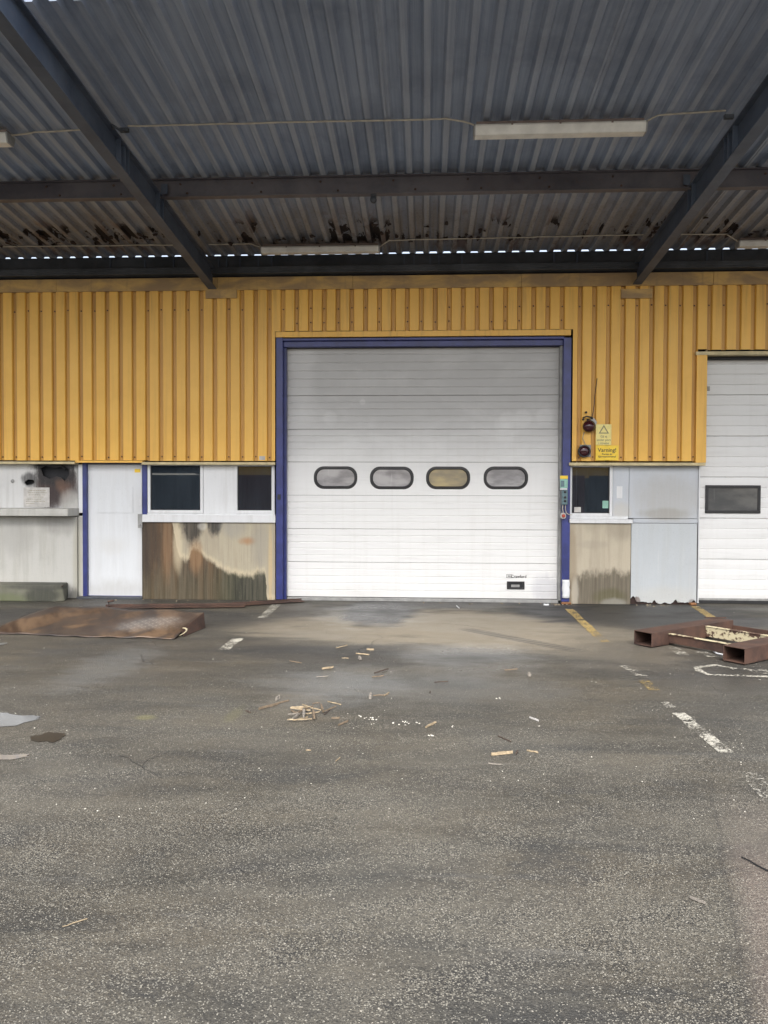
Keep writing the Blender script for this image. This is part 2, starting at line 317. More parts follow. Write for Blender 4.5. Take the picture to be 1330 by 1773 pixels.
def plate_mat():
    k = MK('rusted_tread_plate'); u = k.ma('ADD', k.mul(k.x, .55), k.mul(k.y, -.9)); v = k.ma('ADD', k.mul(k.x, .9), k.mul(k.y, .55))
    sv = k.N('ShaderNodeCombineXYZ', {0: u, 1: k.ma('MULTIPLY', v, .25), 2: 0.}).outputs[0]; sw = k.N('ShaderNodeCombineXYZ', {0: k.ma('ADD', u, 5.), 1: k.ma('MULTIPLY', v, .4), 2: 3.}).outputs[0]
    a = k.noise(sw, 2.6, 5, .6, .3); d = k.noise(k.scale(1, 1, 1, 6), 2.4, 5, .65, .5); b = k.noise(None, 35, 5, .7)
    sv = k.N('ShaderNodeCombineXYZ', {0: k.ma('MULTIPLY', v, 1.), 1: k.ma('MULTIPLY', u, .3), 2: 1.}).outputs[0]; e = k.noise(sv, 3.2, 5, .6, .3)
    c = k.mix(k.step(e, .38, .62), (.036, .022, .016), (.125, .082, .052)); c = k.mix(k.mul(k.step(a, .47, .56), .75), c, (.034, .031, .032)); c = k.mix(k.mul(k.step(d, .5, .7), .5), c, (.085, .055, .038))
    x, y = G(262, 1088, .05); m = k.blob(k.x, k.y, x, y, .42, .16, .6, 1.1, d); c = k.mix(k.mul(m, .5), c, (.19, .18, .17))  # pale glare patch painted into the plate colour
    c = k.mix(k.mul(k.step(b, .55, .8), .4), c, (.03, .02, .016))
    p = k.ma('ADD', k.x, k.y); q = k.ma('SUBTRACT', k.x, k.y)
    t = k.ma('MAXIMUM', k.mul(k.step(k.ma('SINE', k.mul(p, 95)), .3, .8), k.step(k.ma('SINE', k.mul(q, 48)), .2, .6)), k.mul(k.step(k.ma('SINE', k.mul(q, 95)), .3, .8), k.step(k.ma('SINE', k.mul(p, 48)), -.2, -.6)))
    c = k.mix(k.mul(t, k.ma('ADD', .0, k.mul(m, .45))), c, (.36, .32, .28))
    return k.fin(c, .42, .1, k.bump(b, .002, .4), .6)

def paint_mat(name, c, wear):
    k = MK(name); n = k.noise(None, 42, 6, .8, .2); b = k.noise(None, 5.5, 3, .6); f = k.noise(None, 110, 3, .7)
    a = k.ma('ADD', k.ma('ADD', k.mul(n, .55), k.mul(b, .30)), k.mul(f, .15))
    mask = k.step(a, wear+.012, wear-.008)
    col = k.mix(k.step(f, .4, .7), c, tuple(v*.6 for v in c))
    p = k.N('ShaderNodeBsdfPrincipled', {'Base Color': col, 'Roughness': .7}); t = k.N('ShaderNodeBsdfTransparent')
    mx = k.N('ShaderNodeMixShader', {0: mask, 1: t.outputs[0], 2: p.outputs[0]}); k.t.links.new(mx.outputs[0], k.out.inputs[0]); return k.m

def glass_mat(name, tint, refl=1.):
    k = MK(name); d = k.noise(k.scale(3, 3, 1.2), 1.4, 5)
    g = k.N('ShaderNodeBsdfGlossy', {'Color': (.9, .95, 1.), 'Roughness': .015}); t = k.N('ShaderNodeBsdfTransparent', {'Color': tint})
    df = k.N('ShaderNodeBsdfDiffuse', {'Color': (.20, .25, .30)})
    fr = k.N('ShaderNodeFresnel', {'IOR': 1.55}); m1 = k.N('ShaderNodeMixShader', {0: k.mul(k.ma('ADD', fr.outputs[0], .03), refl), 1: t.outputs[0], 2: g.outputs[0]})
    m2 = k.N('ShaderNodeMixShader', {0: k.mul(k.step(d, .3, .8, .5, 1.), .14), 1: m1.outputs[0], 2: df.outputs[0]}); k.t.links.new(m2.outputs[0], k.out.inputs[0]); return k.m

def milky_mat(name, c, hi):
    k = MK(name); n = k.noise(k.scale(1.5, 1, 4), 1.6, 4); v = k.noise(k.scale(20, 1, 1.5), 1, 3)
    col = k.mix(k.step(n, .35, .7), c, hi); col = k.mix(k.mul(k.step(v, .62, .7), .25), col, tuple(min(1, x*1.5) for x in hi)); return k.fin(col, .12, 0, k.bump(n, .01, .15), .6)

M = {}
M['ground'] = ground_mat()
M['yellow'] = yellow_mat('yellow_painted_cladding'); M['fascia'] = fascia_mat()
M['yellow_trim'] = yellow_mat('yellow_painted_trim', .5)
M['cream'] = simple('cream_edge_trim', (.55, .46, .26), .5, sc=6)
M['blue'] = simple('blue_painted_steel', (.030, .040, .175), .38, sc=5, var=.3)
M['blue_dark'] = simple('navy_painted_steel', (.018, .022, .085), .4, sc=5)
M['door'] = door_mat('white_enamelled_door_panel', .85); M['door2'] = door_mat('white_enamelled_slat', .25)
M['white'] = stained('white_painted_metal', (.66, .67, .68), [], ((.35, .34, .31), .25), .4, .15, .001)
M['leaf'] = stained('white_door_paint', (.66, .68, .70), [(150, 1005, 246, 1040, (.42, .41, .38), .5, .6, 1.2), (225, 850, 246, 900, (.45, .44, .42), .35, .7, 1.2), (165, 930, 215, 960, (.55, .54, .51), .4, .7, 1.2)], ((.5, .5, .49), .25), .42, .1, .001)
M['grey_panel'] = stained('pale_grey_sheet', (.47, .50, .54), [(1170-70, 862-40, 1170+40, 905, (.36, .34, .30), .55, .6, .8), (1110, 880, 1190, 900, (.30, .285, .25), .7, .4, .5), (1060, 870, 1090, 905, (.5, .46, .38), .5, .5, .6), (1095, 800, 1208, 812, (.22, .22, .22), .5, .6, .5)], ((.36, .35, .33), .2), .45, .15, .002)
M['grey_sheet'] = stained('grey_coated_metal_sheet', (.45, .48, .50), [(1093, 1032, 1108, 1056, (.07, .03, .025), .95, .12, .7), (1128, 1042, 1140, 1056, (.05, .03, .03), .95, .12, .6), (1146, 1044, 1160, 1054, (.06, .035, .03), .9, .12, .6), (1168, 1040, 1180, 1056, (.1, .09, .08), .8, .12, .7), (1190, 1036, 1203, 1050, (.05, .03, .025), .7, .2, .8), (1100, 1015, 1205, 1050, (.50, .48, .42), .4, .5, .6)], ((.40, .40, .38), .25), .5, .12, .004)
M['conc_left'] = stained('whitewashed_concrete', (.47, .465, .435), [(-60, 990, 125, 1060, (.50, .49, .45), .4, .5, .5), (0, 900, 60, 960, (.28, .27, .25), .4, .5, .8), (70, 890, 140, 925, (.2, .19, .175), .45, .5, .9), (128, 900, 142, 1040, (.33, .31, .23), .55, .5, .5), (120, 1020, 140, 1060, (.06, .06, .055), .7, .3, .9)], ((.32, .31, .27), .5), .85, .3)
def board_curve(k, c, edge, st, st2):
    """water-stain line: brown on the left, falling to a green-black foot on the right"""
    xa = W(245, 980, 11.94)[0]; xb = W(476, 980, 11.94)[0]; u = k.ma('DIVIDE', k.ma('SUBTRACT', k.x, xa), xb-xa); u = k.ma('ADD', u, k.mul(k.ma('SUBTRACT', edge, .5), .07))
    fc = k.N('ShaderNodeFloatCurve', {1: u}); cm = fc.mapping.curves[0]
    pts = [(0, 1), (.20, 1), (.235, .93), (.27, .62), (.33, .48), (.40, .62), (.44, .60), (.47, .53), (.56, .43), (.66, .345), (.76, .31), (.86, .325), (.925, .34), (.95, .0), (1, 0)]
    while len(cm.points) < len(pts): cm.points.new(.5, .5)
    for p, q in zip(cm.points, pts): p.location = q; p.handle_type = 'AUTO_CLAMPED'
    fc.mapping.update()
    zz = k.ma('DIVIDE', k.z, 1.3); d = k.ma('ADD', k.ma('SUBTRACT', fc.outputs[0], zz), k.mul(k.ma('SUBTRACT', edge, .5), .30))
    m = k.step(d, -.03, .045); inner = k.mix(k.step(st, .38, .62), (.026, .016, .008), (.115, .062, .025)); inner = k.mix(k.mul(k.step(st2, .45, .75), .5), inner, (.10, .064, .031))
    inner = k.mix(k.mul(k.step(zz, .55, .15), .7), inner, (.062, .048, .023))
    right = k.step(u, .48, .72); inner = k.mix(k.mul(right, .85), inner, (.032, .037, .014)); inner = k.mix(k.mul(k.step(u, .62, .74), k.step(d, 0, .06), .9), inner, (.016, .017, .010))
    c = k.mix(k.mul(k.step(st, .5, .7), .3), c, (.36, .33, .27)); halo = k.mul(k.step(d, -.09, -.02), k.ma('SUBTRACT', 1., m)); c = k.mix(k.mul(halo, .5), c, (.60, .50, .33))
    c = k.mix(k.mul(k.step(st2, .5, .72), .45), c, (.25, .23, .19)); c = k.mix(k.mul(m, k.step(st2, .3, .7, 1., .84)), c, inner)
    return c
M['brown_panel'] = stained('algae_and_rust_stained_board', (.40, .355, .26), [
    (230, 870, 284, 1000, (.040, .027, .018), .8, .5, .9), (284, 890, 300, 1000, (.26, .15, .075), .55, .5, .9), (330, 930, 352, 990, (.30, .17, .08), .6, .5, .8),
    (302, 900, 318, 985, (.58, .49, .33), .65, .5, .5),
    (314, 860, 355, 940, (.040, .033, .026), 1., .3, .8), (359, 866, 386, 928, (.038, .035, .03), 1., .25, .8), (345, 904, 360, 918, (.55, .53, .47), .5, .4, .6),
    (419, 931, 441, 942, (.34, .16, .06), .7, .8, 1.2), (440, 900, 466, 985, (.27, .255, .22), .55, .6, 1.2), (386, 900, 425, 930, (.28, .27, .24), .6, .5, 1.), (466, 910, 473, 1050, (.50, .38, .21), .8, .4, .5)],
    ((.24, .18, .11), .4), .7, .25, curve=board_curve)
M['conc_right'] = stained('dirty_concrete_panel', (.44, .39, .30), [(940, 988, 1170, 1130, (.070, .057, .038), .88, .12, .55), (1025, 1018, 1080, 1046, (.085, .08, .03), .6, .4, .6), (1040, 1035, 1080, 1052, (.3, .29, .26), .6, .4, .6), (980, 900, 996, 1060, (.25, .19, .12), .6, .4, .9), (988, 1000, 1000, 1050, (.58, .54, .45), .5, .4, .8), (1050, 895, 1095, 935, (.24, .21, .16), .5, .5, .9), (1000, 935, 1050, 950, (.28, .25, .2), .3, .4, .9), (1010, 880, 1040, 920, (.3, .27, .2), .5, .5, .9)], ((.27, .23, .17), .5), .8, .3)
M['burnt'] = stained('scorched_white_board', (.58, .58, .57), [(52, 798, 142, 884, (.10, .092, .085), .85, .4, .8), (62, 800, 132, 876, (.040, .020, .016), 1., .25, .8), (80, 835, 104, 882, (.030, .018, .018), .85, .35, .8), (104, 822, 122, 866, (.12, .065, .042), .7, .5, .8), (56, 797, 132, 818, (.010, .009, .010), 1., .3, .8), (62, 804, 128, 842, (.014, .012, .012), 1., .25, .8), (96, 820, 112, 850, (.16, .085, .05), .55, .5, .5), (104, 850, 140, 900, (.42, .41, .38), .7, .4, .5), (38, 818, 64, 842, (.035, .033, .033), .9, .35, .8), (70, 805, 124, 832, (.018, .014, .014), .9, .3, .5)], ((.34, .33, .30), .35), .6, .25)
M['mossy'] = stained('mossy_concrete', (.15, .148, .115), [(-60, 1030, 40, 1052, (.10, .12, .05), .6, .5, .8), (30, 1020, 90, 1050, (.035, .037, .03), .85, .3, .6), (0, 1012, 130, 1026, (.05, .05, .045), .75, .4, .5)], ((.1, .1, .07), .5), .9, .4, .006, 11.3)
M['black'] = simple('black_rubber', (.018, .018, .019), .5); M['dark'] = simple('dark_interior', (.02, .021, .024), .8)
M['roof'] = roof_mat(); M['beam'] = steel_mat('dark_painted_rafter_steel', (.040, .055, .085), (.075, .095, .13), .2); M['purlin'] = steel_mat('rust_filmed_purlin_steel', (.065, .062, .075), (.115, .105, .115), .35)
M['gutter'] = steel_mat('blackened_gutter_steel', (.025, .030, .038), (.06, .068, .08), .2)
M['rust'] = rust_mat(); M['rust_dark'] = simple('dark_rust', (.035, .020, .017), .9); M['rust_cream'] = rust_mat('rusted_cream_paint', (.52, .46, .30)); M['plate'] = plate_mat()
M['glass'] = glass_mat('window_glass', (.42, .44, .45), 1.7); M['milky'] = milky_mat('scratched_acrylic', (.24, .235, .24), (.44, .43, .43)); M['milky_warm'] = milky_mat('scratched_acrylic_reflection', (.27, .24, .18), (.46, .38, .22)); M['acryl'] = milky_mat('hazy_grey_acrylic', (.085, .087, .088), (.13, .13, .125))  # third oval pane's yellowish reflection is painted into the warm acrylic
M['tube'] = simple('yellowed_diffuser', (.74, .73, .68), .35, sc=4, var=.2); M['tube_box'] = simple('lamp_housing_metal', (.22, .17, .15), .5)
M['cable'] = simple('old_cream_cable', (.50, .46, .38), .6); M['red_lens'] = simple('dark_red_lens', (.045, .008, .012), .12); M['grey_plastic'] = simple('grey_plastic', (.30, .30, .29), .5); M['teal'] = simple('grey_green_plastic', (.10, .17, .19), .4); M['mint'] = simple('faded_mint_sticker', (.28, .52, .42), .5)
M['sign'] = simple('pale_yellow_sign', (.80, .68, .24), .4, sc=20, var=.1); M['sign2'] = simple('strong_yellow_sign', (.85, .58, .035), .4, sc=20, var=.08); M['ink'] = simple('sign_ink', (.03, .028, .02), .5); M['ink_faded'] = simple('faded_sign_ink', (.26, .23, .12), .5)
M['paper'] = simple('weathered_paper', (.52, .50, .47), .7, sc=9, var=.25); M['red'] = simple('signal_red', (.42, .06, .03), .4); M['orange'] = simple('orange_rust', (.23, .10, .035), .6)
M['line_white'] = paint_mat('worn_white_line', (.50, .48, .41), .492); M['line_ghost'] = paint_mat('nearly_gone_white_line', (.44, .42, .36), .468); M['line_yellow'] = paint_mat('worn_yellow_line', (.44, .32, .12), .512); M['line_yellow_thin'] = paint_mat('thin_yellow_line', (.40, .29, .11), .467)
def wood(name, c): k = MK(name); s = k.noise(None, 40, 4, .7); return k.fin(k.mix(k.step(s, .3, .7), c, tuple(v*.5 for v in c)), .75)
M['wood_pale'] = wood('fresh_split_wood', (.42, .33, .21)); M['wood_mid'] = wood('weathered_wood', (.22, .165, .11)); M['wood_dark'] = wood('dark_bark', (.085, .06, .045)); M['wood_grey'] = wood('greyed_wood', (.30, .27, .23)); M['crumb'] = simple('white_crumbs', (.62, .60, .52), .8)
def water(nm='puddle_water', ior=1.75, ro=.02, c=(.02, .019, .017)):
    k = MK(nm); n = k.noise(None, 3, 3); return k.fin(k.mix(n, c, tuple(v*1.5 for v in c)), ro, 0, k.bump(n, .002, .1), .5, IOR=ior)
M['water'] = water(); M['water_bright'] = water('puddle_water_painted_reflection', 1.9, .06, (.16, .165, .165)); M['wet'] = water('oily_wet_patch', 1.4, .3)  # bright puddles: the wall's reflection is painted in as a lighter water colour

# ------------------------------------------------------------------ ground
g = MB(); g.add([(-200, -200, 0), (200, -200, 0), (200, 200, 0), (-200, 200, 0)], [(0, 1, 2, 3)])
gr = struct(g.build('ground', M['ground']))

def ragged(pts, amp=.012, sub=5):
    out = []
    for i in range(len(pts)):
        a = Vector(pts[i]); b = Vector(pts[(i+1) % len(pts)])
        for j in range(sub): q = a.lerp(b, j/sub); out.append((q.x+random.uniform(-amp, amp), q.y+random.uniform(-amp, amp)))
    return out
def marking(name, px, m, width=.10, z=.004):
    p = [Vector(G(*q)) for q in px]; L, Rr = [], []
    for i, q in enumerate(p):
        t = (p[min(i+1, len(p)-1)]-p[max(i-1, 0)]).normalized(); n = Vector((-t.y, t.x))*width/2; L.append(q+n); Rr.append(q-n)
    poly = ragged([tuple(a) for a in L]+[tuple(a) for a in Rr[::-1]], .006, 6)
    b = MB(); b.add([(x, y, z) for x, y in poly], [tuple(range(len(poly)))]); return struct(b.build(name, m))
marking('white_line', ((479, 1047), (455, 1070)), M['line_white'], .13)
marking('white_line', ((413, 1106), (386, 1126)), M['line_white'], .12)
marking('yellow_line', ((986, 1055), (1035, 1101)), M['line_yellow'], .115)
marking('yellow_line', ((1035, 1101), (1048, 1112)), M['line_yellow_thin'], .11)
marking('yellow_line', ((1203, 1050), (1232, 1069)), M['line_yellow'], .12)
marking('white_line', ((1081, 1153), (1112, 1171)), M['line_ghost'], .10)
marking('yellow_line', ((1115, 1178), (1135, 1196)), M['line_yellow_thin'], .10)
marking('white_line', ((1151, 1216), (1164, 1226)), M['line_ghost'], .08)
marking('white_line', ((1174, 1235), (1196, 1250)), M['line_white'], .10)
marking('white_line', ((1190, 1248), (1258, 1304)), M['line_white'], .10)
marking('white_line', ((1296, 1338), (1345, 1392)), M['line_ghost'], .12)
marking('white_line', ((1163, 1121), (1188, 1137)), M['line_ghost'], .12)
marking('white_line', ((1212, 1128), (1236, 1138)), M['line_ghost'], .12)
marking('white_marking', ((1274, 1159), (1240, 1152), (1206, 1156), (1211, 1162), (1228, 1169), (1280, 1170), (1345, 1173)), M['line_white'], .075)
marking('white_marking', ((1284, 1158), (1318, 1165), (1345, 1168)), M['line_ghost'], .07)
marking('white_marking', ((1314, 1160), (1350, 1165)), M['line_white'], .075)

def puddle(px, m='water'):
    p = ragged([G(*q) for q in px], .02, 3); b = MB(); b.add([(x, y, .0045) for x, y in p], [tuple(range(len(p)))]); return struct(b.build('puddle', M[m]))
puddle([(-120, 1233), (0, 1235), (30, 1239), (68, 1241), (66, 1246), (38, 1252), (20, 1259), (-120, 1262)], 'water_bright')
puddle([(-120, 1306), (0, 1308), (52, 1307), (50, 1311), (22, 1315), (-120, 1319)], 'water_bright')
puddle([(52, 1276), (78, 1270), (110, 1272), (112, 1277), (88, 1286), (62, 1284)], 'wet')
puddle([(-40, 1116), (12, 1113), (5, 1118), (-60, 1120)])

# small loose stones of the worn asphalt (nobody could count them)
gb = MB()
def pebble(b, x, y, r, z=0):
    a = random.random()*6.28; pts = []
    for k in range(5): t = a+k*1.2566+random.uniform(-.3, .3); q = r*random.uniform(.7, 1.15); pts.append((x+q*math.cos(t), y+q*math.sin(t), z+.0005))
    h = r*random.uniform(.5, .9); top = [(x+(p[0]-x)*.6, y+(p[1]-y)*.6, z+h) for p in pts]
    b.add(pts+top, [(i, (i+1) % 5, 5+(i+1) % 5, 5+i) for i in range(5)]+[(5, 6, 7, 8, 9)])
for i in range(5200):
    y = 2.0+random.random()**1.6*6.5; x = random.uniform(-.62, .55)*y*1.05; pebble(gb, x, y, random.choice((.0018, .002, .0025, .003, .004)))
st = gb.build('loose_grit', simple('pale_grit', (.30, .28, .24), .8, sc=60, var=.5)); st['kind'] = 'stuff'
tag(st, 'fine pale grit scattered over the worn asphalt of the yard', 'grit')

# ------------------------------------------------------------------ warehouse
GY = 12.0
ware = thing('warehouse', 'warehouse front of yellow ribbed cladding over a stained pale lower wall with roller doors', 'building', (0, 12.4, 0))
def bx(name, m, x0, x1, y0, y1, z0, z1, parent=ware, bevel=0.): return MB().box(x0, x1, y0, y1, z0, z1).build(name, m, parent, bevel)
def bpx(name, m, px0, py0, px1, py1, yf, yb, parent=ware, bevel=.003):
    a = W(px0, (py0+py1)/2, yf)[0]; b = W(px1, (py0+py1)/2, yf)[0]; t = W((px0+px1)/2, py0, yf)[1]; u = W((px0+px1)/2, py1, yf)[1]
    return bx(name, m, a, b, yf, yb, u, t, parent, bevel)
ZC = 2.19                                        # underside of the cladding
XL, XR = WX(477, 11.9), WX(989, 11.9)            # big door frame, outer
X2L = WX(1209, 12.0, 930)                        # second door opening
PER = .2143
def clad(x0, x1, z0, z1, phase, n=5):
    """one trapezoidal sheet per n ribs, clipped to x0..x1; each sheet a part"""
    prof = [(0, 11.93), (.025, 11.93), (.040, 11.893), (PER-.040, 11.893), (PER-.025, 11.93)]
    k = math.floor((x0-phase)/PER/n)*n
    def yat(x):
        t = (x-phase) % PER
        for i in range(5):
            a = prof[i]; b = prof[i+1] if i < 4 else (PER, 11.93)
            if a[0] <= t <= b[0]: return a[1]+(b[1]-a[1])*(t-a[0])/(b[0]-a[0])
        return 11.93
    while phase+k*PER < x1:
        a = max(x0, phase+k*PER); b = min(x1, phase+(k+n)*PER-.0005); xs = [a]
        if b-a > .02:
            for j in range(k, k+n+1):
                for t, _ in prof[1:]:
                    x = phase+j*PER+t
                    if a+.001 < x < b-.001: xs.append(x)
            xs.append(b); dy = random.uniform(-.0015, .0015); dz = random.uniform(-.006, .006)
            mb = MB(); zz = [z0+dz, z0+dz+(z1-z0)*.33, z0+(z1-z0)*.66, z1]
            rows = [[(x, yat(x)+dy, z) for x in xs] for z in zz]
            for r in range(3): mb.strip(rows[r], rows[r+1])
            mb.build('cladding_sheet', M['yellow'], ware, solid=.0015)
        k += n
ZT = WZ(500, 11.9, 600)
ZD = WZ(573, 11.9, 730)
clad(-13, XL-.004, ZC, ZT, -6.501)
clad(XL-.004, XR+.004, ZD+.006, ZT, -6.501)
X2T = WX(1207, 11.9, 700)
clad(XR+.004, X2T, ZC, ZT, 2.1286-.0)
Z2 = WZ(606, 11.9, 1260)
clad(X2T, 9.0, Z2+.01, ZT, 2.1286-.0)
clad(9.0, 13, ZC, ZT, 2.1286)
# screws in the valleys
sb = MB()
for ph, a, b, zs in ((-6.501, -7.5, XL, (2.25, 4.55)), (-6.501, XL, XR, (4.55, 4.33)), (2.1286, XR, X2T, (2.25, 4.55)), (2.1286, X2T, 6.5, (4.55,))):
    j = math.ceil((a-ph)/PER)
    while ph+j*PER < b-.03:
        for z in zs:
            if random.random() < .8: sb.lathe((ph+j*PER+random.uniform(-.006, .006), 11.922, z+random.uniform(-.01, .01)), [(.012, .004), (.012, -.003), (.005, -.007)], 6)
        j += 1
s_ = sb.build('cladding_screws', M['rust'], ware); s_['kind'] = 'stuff'
# top flashing in lengths, beam brackets
ZF0, ZF1 = WZ(500, 11.88, 600), WZ(478, 11.88, 600)
xs = [-13, -9.8, -6.9, WX(100, 11.88), WX(372, 11.88)+.05, WX(610, 11.88), WX(900, 11.88), WX(1103, 11.88)+.05, WX(1230, 11.88), 8, 10.5, 13]
for i in range(len(xs)-1):
    bx('top_flashing', M['fascia'], xs[i]+.002, xs[i+1]-.002, 11.872+.003*(i % 2), 11.96, ZF0, ZF1)
for px in (383, 1103):
    bpx('bracket_plate', M['fascia'], px-27, 500, px+27, 516, 11.862, 11.89)
# bottom trims of the cladding
def trim(px0, px1, py0, py1, m, yf=11.85, yb=11.99): return bpx('edge_trim', M[m], px0, py0, px1, py1, yf, yb, bevel=.002)
trim(-400, 129, 799, 803, 'cream'); trim(130, 246, 797.5, 801, 'yellow_trim'); trim(245, 476, 800, 804.5, 'cream')
trim(986, 1222, 801, 806, 'cream')
trim(477, 989, 572.5, 582, 'yellow_trim', 11.87)
trim(1206, 2000, 606, 612, 'cream', 11.86, 12.0)
# corner trim at the second door
bpx('corner_trim', M['yellow_trim'], 1206, 609, 1224, 801, 11.875, 12.03)
bx('cream_return', M['cream'], WX(1224, 11.88, 700)-.008, WX(1224, 11.88, 700)+.004, 11.89, 12.12, ZC, Z2)
# dark backing behind the cladding
bx('wall_core', M['dark'], -13, XL-.02, 12.0, 12.3, 2.2, 5.05); bx('wall_core', M['dark'], XR+.02, X2T-.02, 12.0, 12.3, 2.2, 5.05); bx('wall_core', M['dark'], XL-.02, XR+.02, 12.16, 12.3, 4.1, 5.05); bx('wall_core', M['dark'], X2T-.02, 13, 12.17, 12.3, 3.9, 5.05)
bx('flat_roof', M['dark'], -13, 13, 12.0, 34, 5.05, 5.13); bx('rear_wall', M['dark'], -13, 13, 34, 34.2, 0, 5.05)
for x in (-13.2, 13): bx('side_wall', M['yellow'], x, x+.2, 12, 34.2, 0, 5.05)
bx('inner_floor', M['dark'], -13, 13, 12.3, 34, .0, .01)

# lower wall, left part ------------------------------------------------
xe = WX(143, 12)          # door frame left
bx('concrete_base', M['conc_left'], -13, WX(133, 11.96), 11.96, 12.3, 0, WZ(894, 11.96, 60), bevel=.006)
bx('concrete_reveal', M['conc_left'], WX(133, 11.96)+.002, xe, 12.0, 12.3, 0, WZ(893, 12, 137), bevel=.004)
# scorched board with a broken opening, cut as real edges
def W2(pts, Y): return [W(x, y, Y) for x, y in pts]
from mathutils.geometry import tessellate_polygon
def holed(name, m, outer, holes, y0, y1, parent=ware):
    loops = [outer]+holes; flat = [p for l in loops for p in l]
    tris = tessellate_polygon([[Vector((p[0], p[1], 0)) for p in l] for l in loops]); n = len(flat)
    mb = MB(); fs = [tuple(t) for t in tris]+[tuple(i+n for i in t[::-1]) for t in tris]; o = 0
    for l in loops:
        for i in range(len(l)): a = o+i; b = o+(i+1) % len(l); fs.append((a, b, b+n, a+n))
        o += len(l)
    mb.add([(p[0], y0, p[1]) for p in flat]+[(p[0], y1, p[1]) for p in flat], fs); return mb.build(name, m, parent)
h1 = W2([(70, 811), (78, 807), (96, 810), (110, 807), (119, 812), (120, 822), (112, 833), (106, 827), (97, 825), (86, 829), (75, 824)], 12)
h2 = W2([(42, 835), (48, 830), (58, 831), (60, 836), (54, 839), (45, 840)], 12)
zt, zb = ZC, WZ(881, 12, 60)
holed('scorched_board', M['burnt'], [(WX(-60), zb), (WX(135), zb), (WX(135), zt), (WX(-60), zt)], [h1, h2], 12.0, 12.02)
bx('board', M['white'], -13, WX(-60)-.003, 12.0, 12.02, zb, zt)
bx('void_lining', M['dark'], WX(-60), WX(135), 12.10, 12.12, zb, zt)
MB().tube([(W(66, 806)[0], 11.985, W(66, 806)[1]), (W(69, 804)[0], 11.98, W(69, 804)[1]), (W(106, 806)[0], 11.98, W(106, 806)[1]), (W(113, 812)[0], 11.985, W(113, 812)[1])], .012, 6).build('burnt_rim', M['black'], ware)
bpx('white_post', M['white'], 135.5, 804, 143, 888, 11.99, 12.1)
# old screws, knob on the board
MB().lathe((*W(22, 833)[:1], 11.99, W(22, 833)[1]), [(.028, .01), (.028, -.004), (.012, -.008)], 12).build('screw_cap', M['grey_plastic'], ware)
# ledge
mb = MB(); x0, x1 = -13, WX(117, 11.72); xb = WX(137, 11.99); z0, z1 = WZ(893.5, 11.72, 60), WZ(881, 11.72, 60)
mb.hexa([(x0, 11.72, z0), (x1, 11.72, z0), (xb, 12., z0), (x0, 12., z0)], [(x0, 11.72, z1), (x1, 11.72, z1), (xb, 12., z1+.01), (x0, 12., z1+.01)]); mb.build('window_ledge', M['conc_left'], ware, .006)
# personnel door
pd = bx('door_leaf', M['leaf'], WX(149.5, 12.05), WX(246, 12.05), 12.05, 12.1, WZ(1032, 12.05, 200), WZ(804, 12.05, 200), bevel=.002)
bpx('door_inset_panel', M['leaf'], 167, 843, 230, 888, 12.041, 12.05, pd, .001)
bpx('door_sticker', M['sign2'], 233, 812, 243, 818, 12.0455, 12.0465, pd, .0)
bpx('lock_plate', M['white'], 240.5, 864, 245.5, 875, 12.044, 12.05, pd, .001)
bpx('door_frame', M['blue'], 143, 801, 150, 1033, 11.985, 12.1); bpx('door_frame', M['blue'], 246.3, 801, 254.5, 893, 11.985, 12.1); bpx('door_frame', M['blue_dark'], 150, 800.5, 246, 804, 12.0, 12.1)
bpx('door_threshold', M['blue'], 150, 1031.5, 246, 1033.5, 12.03, 12.1)
bpx('door_step', M['gutter'], 132, 1034, 246, 1051, 11.90, 12.1, bevel=.01)

# left window band
def window(px0, py0, px1, py1, fr=5, room=True, Y=12.0, curtain=None):
    """frame (> pane), dark room behind"""
    x0, x1 = WX(px0, Y, py0), WX(px1, Y, py0); z0, z1 = W(px0, py1, Y)[1], W(px0, py0, Y)[1]; t = fr/111
    f = MB().box(x0, x0+t, Y-.02, Y+.06, z0, z1).box(x1-t, x1, Y-.02, Y+.06, z0, z1).box(x0+t, x1-t, Y-.019, Y+.06, z0, z0+t).box(x0+t, x1-t, Y-.019, Y+.06, z1-t*.5, z1)
    f = f.build('window_frame', M['white'], ware, .004)
    g_ = MB().box(x0+t*.7, x1-t*.7, Y+.012, Y+.018, z0+t*.7, z1-t*.4).build('window_pane', M['glass'], f)
    gk = MB(); u = .010
    gk.box(x0+t, x0+t+u, Y-.004, Y+.011, z0+t, z1-t*.5).box(x1-t-u, x1-t, Y-.004, Y+.011, z0+t, z1-t*.5).box(x0+t+u, x1-t-u, Y-.003, Y+.011, z0+t, z0+t+u).box(x0+t+u, x1-t-u, Y-.003, Y+.011, z1-t*.5-u, z1-t*.5)
    gk.build('gasket', M['black'], f); return f, (x0, x1, z0, z1)
window(256, 803.5, 352, 888, 5); window(406, 804.5, 476, 889, 5.5)
bpx('window_infill', M['white'], 352.2, 804.5, 405.8, 889, 11.995, 12.05)
rm = MB().box(WX(250), WX(480), 13.6, 13.65, .8, 2.3).box(WX(250)-.05, WX(250), 12.05, 13.65, .8, 2.3).box(WX(480), WX(480)+.05, 12.2, 13.65, .8, 2.3); rm.build('office_partition', M['dark'], ware)
bx('office_floor', M['dark'], WX(250), WX(480), 12.31, 13.6, .75, .8)
lw = bpx('sill', M['white'], 246, 891.5, 477, 904.5, 11.90, 12.1, bevel=.004)
bpx('sill_upstand', M['white'], 255, 889, 476, 891.5, 11.97, 12.06, bevel=.001)
bpx('sill_bracket', M['grey_plastic'], 238.5, 890, 246.0, 914, 11.905, 11.93, bevel=.001)
